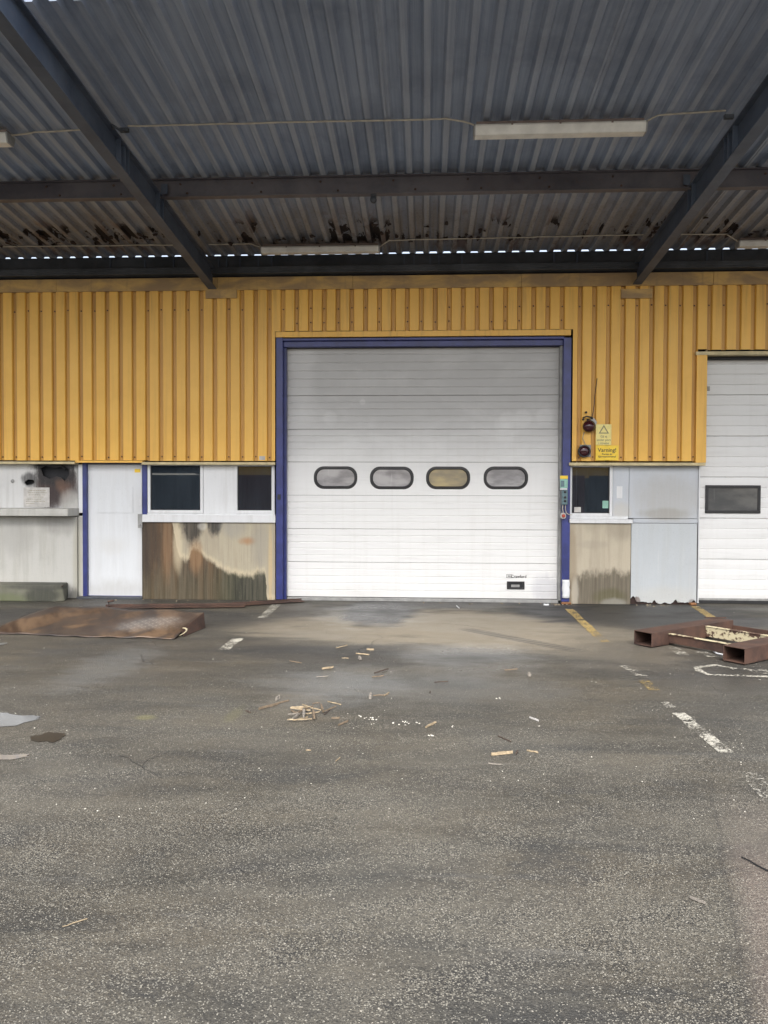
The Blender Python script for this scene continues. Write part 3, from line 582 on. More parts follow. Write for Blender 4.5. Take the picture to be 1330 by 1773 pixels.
MB().lathe((WX(242, 11.9), 11.90, WZ(909, 11.9, 242)), [(.018, .01), (.018, -.006), (.008, -.01)], 10).build('bracket_bolt', M['grey_plastic'], ware)
bx('stained_board', M['brown_panel'], WX(245.5, 11.94), WX(476.5, 11.94), 11.94, 12.3, .0, WZ(904.5, 11.94, 360), bevel=.004)
bx('wall_core', M['dark'], WX(255), WX(476), 12.062, 12.07, 1.4, 1.44)

# big sectional door ---------------------------------------------------
DY = 12.10
bpx('door_jamb', M['blue'], 478, 584, 489.5, 1038, 11.89, 12.2, bevel=.006); bpx('door_jamb', M['blue'], 974.5, 584, 988, 1042, 11.89, 12.2, bevel=.006)
bx('jamb_return', M['blue'], WX(489.5, 11.95)+.006, WX(497, 12.06), 12.0, 12.09, 0, WZ(590, 12, 500)); bx('jamb_return', M['grey_plastic'], WX(966.5, 12.06), WX(974.5, 11.89)-.002, 12.0, 12.09, 0, WZ(590, 12, 960))
XA, XB = WX(489.5, 11.89)+.001, WX(974.5, 11.89)-.001
bx('door_lintel', M['blue'], XA, XB, 11.95, 12.2, WZ(599, 11.95, 730), WZ(584, 11.95, 730), bevel=.003)
bx('lintel_channel', M['blue'], XA, XB, 11.89, 11.945, WZ(588, 11.89, 730), WZ(584, 11.89, 730)-.001, bevel=.003)
bx('lintel_seal', M['black'], XA, XB, 12.05, 12.09, WZ(602, 12.05, 730), WZ(598.5, 12.05, 730))
sdoor = thing('sectional_door', 'tall white sectional overhead door with a row of four oval windows', 'overhead door', ((XA+XB)/2, DY, 0))
seams = [598, 684.5, 743, 800.3, 858, 916.5, 974.5, 1033]
x0, x1 = WX(496, DY), WX(967, DY)
ov = [(581, 827), (678.5, 827.5), (776, 827.5), (876, 827.5)]
def oval(cx, cz, a, b, r, n=6):
    out = []
    for qx, qz, s in ((1, 1, 0), (-1, 1, 1), (-1, -1, 2), (1, -1, 3)):
        for k in range(n+1): t = (s+k/n)*math.pi/2; out.append((cx+qx*(a-r)+r*math.cos(t), cz+qz*(b-r)+r*math.sin(t)))
    return out
def panel_profile(zb_, zt_, ribs=4, dep=.005):
    p = [(zb_, DY+.006), (zb_+.006, DY)]; h = zt_-zb_
    for k in range(1, ribs+1):
        for zc in ((zb_+h*k/(ribs+1)),):
            p += [(zc-.010, DY), (zc-.004, DY+dep), (zc+.004, DY+dep), (zc+.010, DY)]
    return p+[(zt_-.006, DY), (zt_, DY+.006)]
for i in range(len(seams)-1):
    zt_, zb_ = WZ(seams[i], DY, 730)-.002, WZ(seams[i+1], DY, 730)+.002
    if i == 6: zb_ = .045
    if i == 3:   # the glazed section has real openings
        cut = [oval(*W(cx, cy, DY), 34/111, 15.5/111, .13) for cx, cy in ov]
        holed('door_panel', M['door'], [(x0, zb_), (x1, zb_), (x1, zt_), (x0, zt_)], cut, DY, DY+.04, sdoor)
        # ribs of this section run between the windows
        rb = MB(); xsn = [x0]+[v for cx, cy in ov for v in (W(cx-40, cy, DY)[0], W(cx+40, cy, DY)[0])]+[x1]
        for k in range(1, 5):
            zc = zb_+(zt_-zb_)*k/5
            for j in range(0, len(xsn), 2): rb.box(xsn[j], xsn[j+1], DY-.002, DY-.0005, zc-.004, zc+.004)
        rb.build('panel_ribs', M['door'], sdoor)
    else:
        pr = panel_profile(zb_, zt_, 5 if i == 0 else 4); mb = MB()
        mb.strip([(x0, y, z) for z, y in pr], [(x1, y, z) for z, y in pr]); mb.box(x0, x1, DY+.008, DY+.04, zb_, zt_); mb.build('door_panel', M['door'], sdoor)
for j, (cx, cy) in enumerate(ov):
    c = W(cx, cy, DY); o = oval(*c, 38.5/111, 20/111, .16, 8); n_ = oval(*c, 33/111, 14.5/111, .12, 8); q = len(o)
    md = oval(*c, 37/111, 18.5/111, .15, 8); m2_ = oval(*c, 34.5/111, 16/111, .13, 8)
    fr = MB(); rings = [[(p[0], DY+.002, p[1]) for p in o], [(p[0], DY-.018, p[1]) for p in md], [(p[0], DY-.02, p[1]) for p in m2_], [(p[0], DY+.012, p[1]) for p in n_]]
    for a, b in zip(rings, rings[1:]): fr.strip(a+[a[0]], b+[b[0]], True)
    w_ = fr.build('window_frame', M['black'], sdoor)
    pn = oval(*c, 34/111, 15.5/111, .13, 8); MB().prism(pn, DY+.010, DY+.016, 'y').build('window_pane', M['milky_warm' if j == 2 else 'milky'], w_)
bx('bottom_seal', M['black'], x0, x1, DY-.005, DY+.045, .004, .05, sdoor)
hx, hz = W(893, 1013.5, DY); a, b = .137, .062
hn = MB().box(hx-a, hx+a, DY-.016, DY-.001, hz+b-.022, hz+b).box(hx-a, hx+a, DY-.016, DY-.001, hz-b, hz-b+.022).box(hx-a, hx-a+.03, DY-.0155, DY-.001, hz-b+.022, hz+b-.022).box(hx+a-.03, hx+a, DY-.0155, DY-.001, hz-b+.022, hz+b-.022)
hn = hn.build('pull_handle', M['black'], sdoor, .004); MB().box(hx-a+.03, hx+a-.03, DY-.003, DY-.001, hz-b+.02, hz+b-.02).build('handle_recess', M['dark'], hn); MB().box(hx-.07, hx+.06, DY-.010, DY-.003, hz-.028, hz+.012).build('grip', M['grey_plastic'], hn, .003)
tx, tz = W(897, 1000.5, DY); text('Crawford', .066, tx+.012, DY-.003, tz, M['ink'], sdoor, sx=.92)
lx = W(877, 997.5, DY); bxm = MB(); a_ = .005
bxm.box(lx[0], lx[0]+.085, DY-.003, DY-.001, lx[1]+.022, lx[1]+.027).box(lx[0], lx[0]+.085, DY-.003, DY-.001, lx[1]-.027, lx[1]-.022).box(lx[0], lx[0]+.005, DY-.003, DY-.001, lx[1]-.022, lx[1]+.022).box(lx[0]+.08, lx[0]+.085, DY-.003, DY-.001, lx[1]-.022, lx[1]+.022).box(lx[0]+.018, lx[0]+.068, DY-.003, DY-.001, lx[1]-.006, lx[1]+.007)
bxm.build('logo_frame', M['ink'], sdoor)
bpx('floor_strip', M['grey_plastic'], 497, 1037, 975, 1042, 12.0, 12.12, bevel=.004)
# crumpled white guard at the jamb foot, rust under it
ax, az = W(980.5, 1033, 11.88); mb = MB(); Rw = []
for j in range(8):
    z = az+.04*j-.02; Rw.append([(ax-.062+random.uniform(-.006, .006), 11.887, z), (ax-.05, 11.865+random.uniform(-.008, .008), z), (ax, 11.862+random.uniform(-.01, .01), z), (ax+.045, 11.868+random.uniform(-.008, .008), z), (ax+.055+random.uniform(-.008, .004)-(.02 if j == 7 else 0), 11.887, z)])
for a, b in zip(Rw, Rw[1:]): mb.strip(a, b, True)
mb.build('jamb_guard', M['white'], ware, solid=.003)
MB().box(WX(973, 11.87), WX(990, 11.87), 11.84, 11.90, 0, .035).build('jamb_foot', M['orange'], ware, .01)
bpx('jamb_switch', M['black'], 480.5, 856, 485.5, 865, 11.875, 11.89, bevel=.002)

# right lower wall -----------------------------------------------------
f, (wx0, wx1, wz0, wz1) = window(985.5, 806, 1061, 893.5, 5)
bpx('window_sticker', M['paper'], 994.5, 878, 1006, 887, 12.008, 12.011, f, 0); bpx('window_sticker', M['mint'], 1043.5, 867, 1055, 880, 12.008, 12.011, f, 0)
MB().tube([(WX(998, 12.2), 12.2, 1.2), (WX(998, 12.2), 12.2, 2.3)], .009, 8).build('inner_pipe', M['white'], ware)
MB().box(WX(992, 12.45), WX(1011, 12.45), 12.45, 12.5, .9, 2.12).build('inner_curtain', simple('dark_red_curtain', (.035, .008, .014), .8), ware)
MB().box(WX(980), WX(1064), 14, 14.05, .8, 2.3).box(WX(980)-.05, WX(980), 12.31, 14, .8, 2.3).box(WX(1064), WX(1064)+.05, 12.2, 14, .8, 2.3).build('office_partition', M['dark'], ware)
bpx('wall_board', M['grey_panel'], 1061.5, 805, 1089, 897, 11.99, 12.3, bevel=.002); bpx('wall_board', M['grey_panel'], 1089.6, 805, 1209, 897.5, 11.993, 12.3, bevel=.002)
bpx('repair_patch', M['white'], 1068, 842, 1078, 863, 11.985, 11.99, bevel=.002)
bpx('joint_strip', M['grey_panel'], 1096.5, 898.3, 1209, 905.5, 11.985, 12.3, bevel=.002)
bpx('sill', M['white'], 984, 899, 1096, 906, 11.89, 12.1, bevel=.004); bpx('sill_upstand', M['white'], 984, 894, 1088, 898.5, 11.955, 12.05, bevel=.003)
bx('concrete_base', M['conc_right'], WX(983.5, 11.93), WX(1093, 11.93), 11.93, 12.3, 0, WZ(906.3, 11.93, 1040), bevel=.006)
# grey sheet with a rusted away, ragged lower edge
xa, xb_ = WX(1093.6, 11.96), WX(1207.5, 11.96); zt_ = WZ(906.3, 11.96, 1150)
bot = []; n = 46
for k in range(n+1):
    t = k/n; base = .022+.008*math.sin(t*9)+random.uniform(-.006, .012)
    for c, w, h in ((.03, .06, .11), (.36, .035, .05), (.53, .02, .035), (.68, .035, .06), (.96, .03, .05)):
        base += h*max(0, 1-(abs(t-c)/w)**2)*random.uniform(.75, 1.1)
    bot.append((xa+(xb_-xa)*t, base))
holed('metal_sheet', M['grey_sheet'], bot+[(xb_, zt_), (xa, zt_)], [], 11.958, 11.965)
bx('base_core', M['rust_dark'], xa, xb_, 11.985, 12.3, 0, zt_-.01)
bx('end_return', M['white'], X2L-.012, X2L+.003, 11.955, 12.14, 0.03, ZC)
MB().box(WX(1197, 11.9), WX(1208, 11.9), 11.88, 11.97, 0, .04).build('rust_lump', M['orange'], ware, .012)

# second overhead door
D2 = 12.14
d2 = thing('sectional_door', 'white ribbed overhead door at the right edge with one rectangular dark window', 'overhead door', (X2L+2, D2, 0))
x0_, x1_ = X2L, 9.0-.1; zs = [1035, 968.5, 897.5, 826, 755, 683.5, 612]
zlist = [.06]+[WZ(v, D2, 1270) for v in zs[1:]]
for i in range(len(zlist)-1):
    z0, z1 = zlist[i]+.002, zlist[i+1]-.002; h = z1-z0; pr = []
    for k in range(4):
        a = z0+h*k/4; q = h/4; pr += [(a, D2+.008), (a+.006, D2), (a+q*.5, D2-.003), (a+q-.012, D2), (a+q-.002, D2+.007)]
    mb = MB(); mb.strip([(x0_, y, z) for z, y in pr], [(x1_, y, z) for z, y in pr]); mb.box(x0_, x1_, D2+.010, D2+.04, z0, z1); mb.build('door_panel', M['door2'], d2)
bx('bottom_seal', M['black'], x0_, x1_, D2-.005, D2+.04, .004, .058, d2); bx('bottom_rail', M['grey_plastic'], x0_, x1_, D2-.015, D2-.006, .05, .085, d2, .003)
a = W(1222, 840, D2-.02); b = W(1317, 889, D2-.02); t = .045
wf = MB().box(a[0], b[0], D2-.028, D2-.004, a[1]-t, a[1]).box(a[0], b[0], D2-.028, D2-.004, b[1], b[1]+t).box(a[0], a[0]+t, D2-.0275, D2-.004, b[1]+t, a[1]-t).box(b[0]-t, b[0], D2-.0275, D2-.004, b[1]+t, a[1]-t).build('window_frame', M['black'], d2, .006)
MB().box(a[0]+.02, b[0]-.02, D2-.016, D2-.006, b[1]+.02, a[1]-.02).build('window_pane', M['acryl'], wf)
for px in (1410, 1600):
    pass
bx('head_flashing', M['dark'], X2T-.02, 9, 12.0, 12.13, WZ(621, 12.0, 1280), Z2)
bx('concrete_base', M['conc_left'], 9.0-.05, 13, 11.96, 12.3, 0, ZC)
MB().box(*[v for v in (WX(1224, 11.95, 672), WX(1228.5, 11.95, 672))], 11.93, 11.95, WZ(677, 11.95, 1226), WZ(669, 11.95, 1226)).build('guide_clip', M['grey_plastic'], ware)

# things on the wall ---------------------------------------------------
def disk(b, px, py, Y, prof, n=24): x, z = W(px, py, Y); return b.lathe((x, Y, z), prof, n)
t = thing('warning_lamp', 'upper dark red round warning lamp hanging loose from its white mount', 'warning lamp', (W(1020, 738, 11.85)[0], 11.85, W(1020, 738, 11.85)[1]), 'round warning lamps beside the big door')
disk(MB(), 1020.5, 738, 11.80, [(.06, .06), (.088, .05), (.092, .02), (.08, -.01), (.05, -.035), (.015, -.045)]).build('lens', M['red_lens'], t)
disk(MB(), 1020.5, 738, 11.84, [(.085, .03), (.094, .02), (.094, -.005), (.088, -.008)]).build('lamp_ring', M['black'], t)
mb = MB(); c = [W(*p, 11.86) for p in ((1022, 722), (1029, 724), (1034, 731), (1031, 737), (1024, 733))]; mb.prism(c, 11.855, 11.875, 'y').build('white_mount', M['paper'], t, .003)
mb = MB(); mb.tube([(W(1010, 725, 11.84)[0], 11.84, W(1010, 725)[1]), (W(1016, 723, 11.8)[0], 11.80, W(1016, 723)[1]), (W(1026, 725, 11.84)[0], 11.84, W(1026, 725)[1])], .012, 6)
for p in ((1015, 714), (1010, 726), (1025, 724.5), (1018, 727)): disk(mb, *p, 11.86, [(.016, .02), (.017, -.012), (.008, -.02)], 8)
mb.build('broken_bracket', M['black'], t)
t = thing('warning_lamp', 'lower round warning lamp with black rim on a square grey plate', 'warning lamp', (W(1012, 781, 11.85)[0], 11.85, W(1012, 781, 11.85)[1]), 'round warning lamps beside the big door')
bpx('back_plate', M['grey_plastic'], 1004, 770, 1023.5, 791, 11.868, 11.888, t, .004)
disk(MB(), 1011.8, 781.5, 11.84, [(.085, .028), (.094, .02), (.094, -.02), (.078, -.026), (.074, -.012)]).build('lamp_ring', M['black'], t)
disk(MB(), 1011.8, 781, 11.84, [(.074, .0), (.072, -.014), (.045, -.026), (.012, -.031)]).build('lens', M['red_lens'], t)
mb = MB(); mb.tube([(W(x, y, 11.865)[0], 11.865, W(x, y, 11.865)[1]) for x, y in ((1012, 748), (1010, 754), (1009, 759), (1011, 763), (1013, 768), (1014, 772))], .005, 6)
tag(mb.build('lamp_wire', M['grey_plastic']), 'short grey wire hanging between the two round red lamps', 'wire')
mb = MB(); mb.tube([(W(x, y, 11.87)[0], 11.87-.01*(i % 2), W(x, y, 11.87)[1]) for i, (x, y) in enumerate(((1034, 655), (1032.5, 668), (1030, 685), (1029, 700), (1027, 714), (1025, 722)))], .006, 6)
tag(mb.build('loose_wire', M['black']), 'thin dark wire running down the yellow cladding to the upper lamp', 'wire')
# signs
def sign(px0, py0, px1, py1, m, label, Y=11.872):
    x0, z1 = W(px0, py0, Y); x1, z0 = W(px1, py1, Y)
    t = thing('warning_sign', label, 'sign', ((x0+x1)/2, Y, z0)); MB().box(x0, x1, Y, Y+.003, z0, z1).build('sign_plate', m, t, .001)
    for cx in ((x0+x1)/2,): MB().lathe((cx, Y-.001, z1-.012), [(.004, .001), (.004, -.001)], 6).build('rivet', M['grey_plastic'], t)
    return t, x0, x1, z0, z1
t, x0, x1, z0, z1 = sign(1032, 734.5, 1058.7, 770.5, M['sign'], 'pale yellow sign with a warning triangle and faded Swedish words')
cx, cz = W(1045.8, 743.5, 11.87)
mb = MB(); A = [(cx, cz+.068), (cx-.078, cz-.062), (cx+.078, cz-.062)]; B = [(cx, cz+.038), (cx-.052, cz-.047), (cx+.052, cz-.047)]
for i in range(3): j = (i+1) % 3; mb.prism([A[i], A[j], B[j], B[i]], 11.8695, 11.8715, 'y')
mb.build('triangle', M['ink_faded'], t)
for s, py in (('G\u00e5 ej', 757.5), ('under port', 763.3), ('i r\u00f6relse', 769)): text(s, .047, cx, 11.870, W(1045, py, 11.87)[1], M['ink_faded'], t)
t, x0, x1, z0, z1 = sign(1031.8, 771.2, 1071, 797, M['sign2'], 'bright yellow sign reading Varning in bold dark letters')
cx = (x0+x1)/2; text('Varning!', .082, cx, 11.870, W(1050, 782.3, 11.87)[1], M['ink'], t, sx=1.02); text('Porten \u00e4r', .040, cx, 11.870, W(1050, 787.8, 11.87)[1], M['ink'], t); text('fj\u00e4rrman\u00f6vrerad', .040, cx, 11.870, W(1050, 792, 11.87)[1], M['ink'], t)
# door control
X0 = WX(977, 11.86, 850)
t = thing('door_control', 'grey green push button box with a yellow and mint label on the blue jamb', 'control box', (X0, 11.86, W(977, 890, 11.86)[1]))
def cz(py): return W(977, py, 11.86)[1]
MB().box(X0-.058, X0+.058, 11.875, 11.889, cz(829), cz(823.5)).build('yellow_label', M['sign2'], t, .002)
MB().box(X0-.056, X0+.056, 11.873, 11.889, cz(845), cz(829.5)).build('mint_label', M['mint'], t, .002)
MB().box(X0-.05, X0+.005, 11.870, 11.873, cz(843), cz(832)).build('torn_sticker', M['teal'], t, 0)
MB().box(X0-.058, X0+.05, 11.872, 11.889, cz(848), cz(845.2)).build('white_ledge', M['white'], t, .002)
MB().box(X0-.042, X0+.045, 11.80, 11.889, cz(874), cz(848.5)).build('button_box', M['teal'], t, .01)
for py in (852, 861, 867.5):
    MB().lathe((X0+.004, 11.80, cz(py)), [(.018, .002), (.018, -.008), (.012, -.012)], 12).build('button', M['black'], t)
mb = MB(); mb.tube([(X0-.02, 11.84, cz(874)), (X0-.022, 11.86, cz(880)), (X0-.01, 11.86, cz(888))], .007, 6); mb.tube([(X0+.018, 11.84, cz(874)), (X0+.022, 11.86, cz(882)), (X0+.035, 11.86, cz(888)), (X0+.075, 11.87, cz(891)), (X0+.13, 11.88, cz(891.5))], .006, 6); mb.build('control_cable', M['cable'], t)
t = thing('emergency_stop', 'small white box with round red stop button under the control box', 'stop button', (X0-.01, 11.86, cz(898)))
MB().prism(oval(X0-.012, cz(893), .04, .045, .03, 3), 11.835, 11.889, 'y').build('stop_housing', M['paper'], t, .004); MB().lathe((X0-.012, 11.832, cz(893)), [(.024, .004), (.026, -.01), (.016, -.016)], 14).build('stop_button', M['red'], t)
bp = W(454, 793, 11.89); o = MB().box(bp[0]-.045, bp[0]+.045, 11.888, 11.891, bp[1]-.03, bp[1]+.03).build('maker_label', M['paper'], None); tag(o, 'tiny white label on the lower edge of the yellow cladding', 'label')
# scorched notice
x0, z1 = W(41, 844, 11.995); x1, z0 = W(86, 878, 11.995)
t = thing('notice_sheet', 'scorched white paper notice with lines of faded print below the burnt hole', 'notice', ((x0+x1)/2, 11.995, z0))
MB().box(x0, x1, 11.991, 11.996, z0, z1).build('sheet', M['paper'], t)
for k, (a, b) in enumerate(((.2, .85), (.18, .9), (.2, .8), (.35, .72), (.08, .62), (.08, .8), (.1, .4))):
    zz = z1-.05-k*.034; u = x0+(x1-x0)*a; mb = MB()
    while u < x0+(x1-x0)*b: q = random.uniform(.008, .03); mb.box(u, u+q, 11.9895, 11.991, zz-.004, zz+.003); u += q+.007
    mb.build('print_line', M['ink_faded'], t)['kind'] = 'stuff'

# mossy block against the wall
mb = MB(); yb = 11.955; X1 = WX(112, 11.55, 1040)
pts = [(-8.2, 11.52), (X1-.12, 11.50), (X1-.01, 11.58), (WX(118, yb, 1040), yb), (-8.2, yb)]
b_ = [(x, y, 0) for x, y in pts]; tt = [(x+(-.05 if i in (1, 2) else 0), y+(.02 if i < 3 else 0), .262+random.uniform(-.015, .012)) for i, (x, y) in enumerate(pts)]
mb.add(b_+tt, [(4, 3, 2, 1, 0), (5, 6, 7, 8, 9)]+[(i, (i+1) % 5, 5+(i+1) % 5, 5+i) for i in range(5)])
blk = mb.build('concrete_block', M['mossy'], None, .02); tag(blk, 'long mossy concrete upstand at the foot of the left wall', 'concrete block')
mb = MB()
for a, b in (((92, 1024), (110, 1014)), ((88, 1023), (105, 1021)), ((97, 1025), (104, 1016))):
    p = W(*a, 11.62); q = W(*b, 11.58); mb.tube([(p[0], 11.62, p[1]), (q[0], 11.58, q[1])], [.012, .008], 5)
tag(mb.build('splinters', M['wood_dark']), 'few dark broken sticks lying on the end of the mossy block', 'sticks')
# ------------------------------------------------------------------ canopy
can = thing('loading_canopy', 'corrugated steel canopy roof on dark steel beams above the yard', 'canopy', (0, 11.9, 5.4))
SL = .0818; ZR = W(665, 446, 12.)[1]              # underside of the sheets at the wall
def zr(Y): return ZR+SL*(12.-Y)
YE = 6.39
P2 = .2095
def roof_sheet(x0, n, lift):
    prof = [(0, 0), (.062, 0), (.088, .05), (.1835, .05)]; xs = []
    for j in range(n): xs += [(x0+j*P2+a, b) for a, b in prof]
    xs.append((x0+n*P2+.03, 0))
    mb = MB(); rows = []; NY = 14; ph = random.random()*6
    for i in range(NY+1):
        Y = YE+(11.93-YE)*i/NY; w = .004*math.sin(ph+i*1.3)
        rows.append([(x, Y, zr(Y)+b+lift+w*(.5 if b == 0 else 1)) for x, b in xs])
    for i in range(NY): mb.strip(rows[i], rows[i+1])
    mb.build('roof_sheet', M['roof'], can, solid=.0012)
x = -14*.2095*3.99; k = 0
x = -11.97
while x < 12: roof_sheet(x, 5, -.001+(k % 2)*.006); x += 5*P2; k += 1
# purlins: rolled sections, fixed under the sheets
def purlin(Y, h, fl, m, x0=-12, x1=12.2, top=None, name='purlin'):
    z1 = (top if top is not None else zr(Y)-.002); z0 = z1-h; t = .008
    poly = [(Y-fl/2, z0), (Y+fl/2, z0), (Y+fl/2, z0+.012), (Y+t/2, z0+.012), (Y+t/2, z1-.012), (Y+fl/2, z1-.012), (Y+fl/2, z1), (Y-fl/2, z1), (Y-fl/2, z1-.012), (Y-t/2, z1-.012), (Y-t/2, z0+.012), (Y-fl/2, z0+.012)]
    return MB().prism(poly, x0, x1, 'x').build(name, m, can)
YP = 9.45
purlin(YP, .225, .10, M['purlin'])
# wall end beam and gutter channel
purlin(11.86, .24, .04, M['gutter'], name='wall_beam')
zb2 = zr(11.86)-.242
MB().box(-12, 12.2, 11.78, 11.94, zb2-.045, zb2-.002).box(-12, 12.2, 11.76, 11.775, zb2-.02, zb2+.05).build('gutter', M['gutter'], can, .004)
for px in (190, 250, 300, 378, 392, 415, 447, 470, 700, 717, 745, 760, 800, 960, 1000, 1225, 1252): X = WX(px, 11.83, 460); MB().box(X-.012, X+.012, 11.842, 11.855, zb2, zb2+.236).build('stiffener', M['beam'], can)
# rafters
def rafter(xc):
    mb = MB(); w = .13; t = .010; h = .315; y0, y1 = 5.74, 11.865
    def sec(Y, hh, z0): return [(xc-w/2, z0), (xc+w/2, z0), (xc+w/2, z0+.014), (xc+t/2, z0+.014), (xc+t/2, z0+hh-.014), (xc+w/2, z0+hh-.014), (xc+w/2, z0+hh), (xc-w/2, z0+hh), (xc-w/2, z0+hh-.014), (xc-t/2, z0+hh-.014), (xc-t/2, z0+.014), (xc-w/2, z0+.014)]
    def zb(Y): return ZB+SL*(12-Y)
    a = [(p[0], y0, p[1]) for p in sec(y0, h, zb(y0))]; b = [(p[0], y1, p[1]) for p in sec(y1, h-.02, zb(y1))]
    n = len(a); mb.add(a+b, [tuple(range(n))[::-1], tuple(range(n, 2*n))]+[(i, (i+1) % n, n+(i+1) % n, n+i) for i in range(n)]); r = mb.build('rafter', M['beam'], can, .003)
    for Y in (YP-.12, YP+.02, 8.35, 8.25, 8.12):
        MB().box(xc-w/2+.004, xc+w/2-.004, Y-.005, Y+.005, zb(Y)+.015, zb(Y)+h-.016).build('stiffener', M['beam'], r)
    for s in (-1, 1): MB().box(xc+s*.09-.04, xc+s*.09+.04, YP-.05, YP-.045, zb(YP)+h, zb(YP)+h+.12).build('cleat', M['beam'], r)
    mb = MB(); Y = 8.0
    mb.box(xc-.19, xc-.10, Y-.02, Y+.02, zb(Y)+h-.02, zb(Y)+h+.02).build('clamp', M['gutter'], r); mb = MB().box(xc+.10, xc+.19, Y-.02, Y+.02, zb(Y)+h-.02, zb(Y)+h+.02)
    mb.tube([(xc+.14, Y, zb(Y)+h), (xc+.15, Y-.1, zb(Y)+h-.05), (xc+.08, Y-.16, zb(Y)+h-.02), (xc+.05, Y-.05, zb(Y)+h-.01)], .014, 6); mb.build('clamp', M['gutter'], r)
    return r
ZB = W(368, 502, 11.87)[1]
for px in (368, 1103): rafter(W(px, 500, 11.87)[0])
for xc in (W(368, 500, 11.87)[0]-6.6, W(1103, 500, 11.87)[0]+6.6): rafter(xc)
mb = MB()
for Y, zt in ((YP-.006, zr(YP)-.06), (YP-.006, zr(YP)-.17)):
    x = -6.4
    while x < 5.6: mb.lathe((x, Y, zt), [(.014, .002), (.014, -.010), (.008, -.013)], 6); x += .85+random.uniform(-.1, .1)
o = mb.build('purlin_bolts', M['rust'], can); o['kind'] = 'stuff'
# small clip hanging under the middle purlin
z = zr(YP)-.227; X = W(647, 340, YP)[0]
mb = MB().box(X-.035, X+.035, YP-.03, YP+.03, z-.03, z).lathe((X, YP-.035, z-.07), [(.035, .04), (.04, .02), (.04, -.01), (.02, -.015)], 12); tag(mb.build('beam_hook', M['gutter'], None), 'small round black fitting hanging under the middle purlin', 'fitting')

# peeling flakes at the rusted end of the sheets
fb = MB()
for i in range(70):
    X = random.uniform(-6.5, 5.5); Y = random.choice((random.uniform(10.7, 11.4), random.uniform(11., 11.35))); z = zr(Y)-.002; L = random.uniform(.05, .2); w = random.uniform(.015, .05)
    pts = []
    for j in range(7):
        a = j/7*6.283; pts.append((X+w*math.cos(a)*random.uniform(.6, 1.2), Y+L*.5*math.sin(a)*random.uniform(.6, 1.2), z-.004-random.uniform(0, .03)))
    fb.add(pts+[(p[0], p[1], p[2]+.003) for p in pts], [tuple(range(7)), tuple(range(13, 6, -1))]+[(j, (j+1) % 7, 7+(j+1) % 7, 7+j) for j in range(7)])
o = fb.build('rust_flakes', simple('flaking_rust', (.022, .012, .011), .9, sc=30), can); o['kind'] = 'stuff'

# fluorescent fittings under the sheets
def fitting(pxa, pya, pxb, pyb, Y, label, drop=.03, h=.10, rot=0):
    a = W(pxa, pya, Y); b = W(pxb, pyb, Y); cx = (a[0]+b[0])/2; L = abs(b[0]-a[0]); zt = zr(Y)-drop
    t = thing('fluorescent_fitting', label, 'light fitting', (cx, Y, zt)); t.rotation_euler.z = rot
    x0, x1 = cx-L/2, cx+L/2
    MB().box(x0+.02, x1-.02, Y-.05, Y+.05, zt-.035, zt).build('housing', M['tube_box'], t, .004)
    poly = [(Y-.075, zt-.037), (Y-.085, zt-.06), (Y-.06, zt-.037-h), (Y+.06, zt-.037-h), (Y+.085, zt-.06), (Y+.075, zt-.037)]
    df = MB().prism(poly, x0, x1, 'x').build('diffuser', M['tube'], t, .01)
    for s in (.22, .5, .8): MB().box(x0+L*s-.01, x0+L*s+.01, Y-.092, Y-.07, zt-.06, zt-.02).build('clip', M['tube_box'], t)
    for x in (x0-.006, x1-.01): MB().prism([(p[0], p[1]) for p in poly], x, x+.016, 'x').build('end_cap', M['grey_plastic'], t)
    return x0, x1, zt
fit1 = fitting(821, 225, 1117, 222, 8.30, 'long unlit fluorescent fitting nearest the viewer under the canopy roof', .035, .11, 0)
fit2 = fitting(453, 440, 657, 440, 11.40, 'unlit fluorescent fitting close to the wall above the left edge of the big door', .03, .09)
fit3 = fitting(-330, 247, 18, 247, 8.25, 'end of a fluorescent fitting cut off by the left picture edge', .035, .11)
fit4 = fitting(1277, 425, 1480, 425, 11.40, 'unlit fluorescent fitting close to the wall at the far right edge', .03, .09)
def cable(pts, label):
    q = []
    for i in range(len(pts)-1):
        a = Vector(pts[i]); b = Vector(pts[i+1]); n = max(2, int((b-a).length/.18))
        for j in range(n): q.append(tuple(a.lerp(b, j/n)+Vector((0, random.uniform(-.006, .006), random.uniform(-.004, .003)))))
    q.append(pts[-1]); tag(MB().tube(q, .009, 6).build('cable', M['cable']), label, 'cable')
def cp(px, Y, dz=.012): return (W(px, 215 if Y < 10 else 430, Y)[0], Y, zr(Y)-dz)
xr1 = W(368, 500, 11.87)[0]
cable([cp(-60, 8.42), cp(30, 8.36), cp(60, 8.32), cp(145, 8.28), (xr1-.08, 8.26, zr(8.26)-.012)], 'short cream cable stapled to the roof from the left fitting to the left rafter')
cable([(xr1+.09, 8.24, zr(8.24)-.01), (fit1[0]-.3, 8.24, zr(8.24)-.012), (fit1[0]-.1, 8.27, zr(8.27)-.03), (fit1[0]+.02, 8.30, zr(8.3)-.06)], 'long cream cable along the roof from the left rafter to the nearest fitting')
xr2 = W(1103, 500, 11.87)[0]
cable([(fit1[1]-.01, 8.30, zr(8.3)-.06), (fit1[1]+.12, 8.26, zr(8.26)-.012), (xr2-.1, 8.2, zr(8.2)-.012)], 'cream cable from the nearest fitting to the right rafter')
cable([cp(-60, 11.35), (xr1-.08, 11.38, zr(11.38)-.012)], 'cream cable near the wall left of the left rafter')
cable([(xr1+.08, 11.38, zr(11.38)-.012), (fit2[0]-.15, 11.38, zr(11.38)-.012), (fit2[0]-.03, 11.4, zr(11.4)-.05), (fit2[0]+.02, 11.4, zr(11.4)-.08)], 'short cream cable near the wall between the left rafter and a fitting')
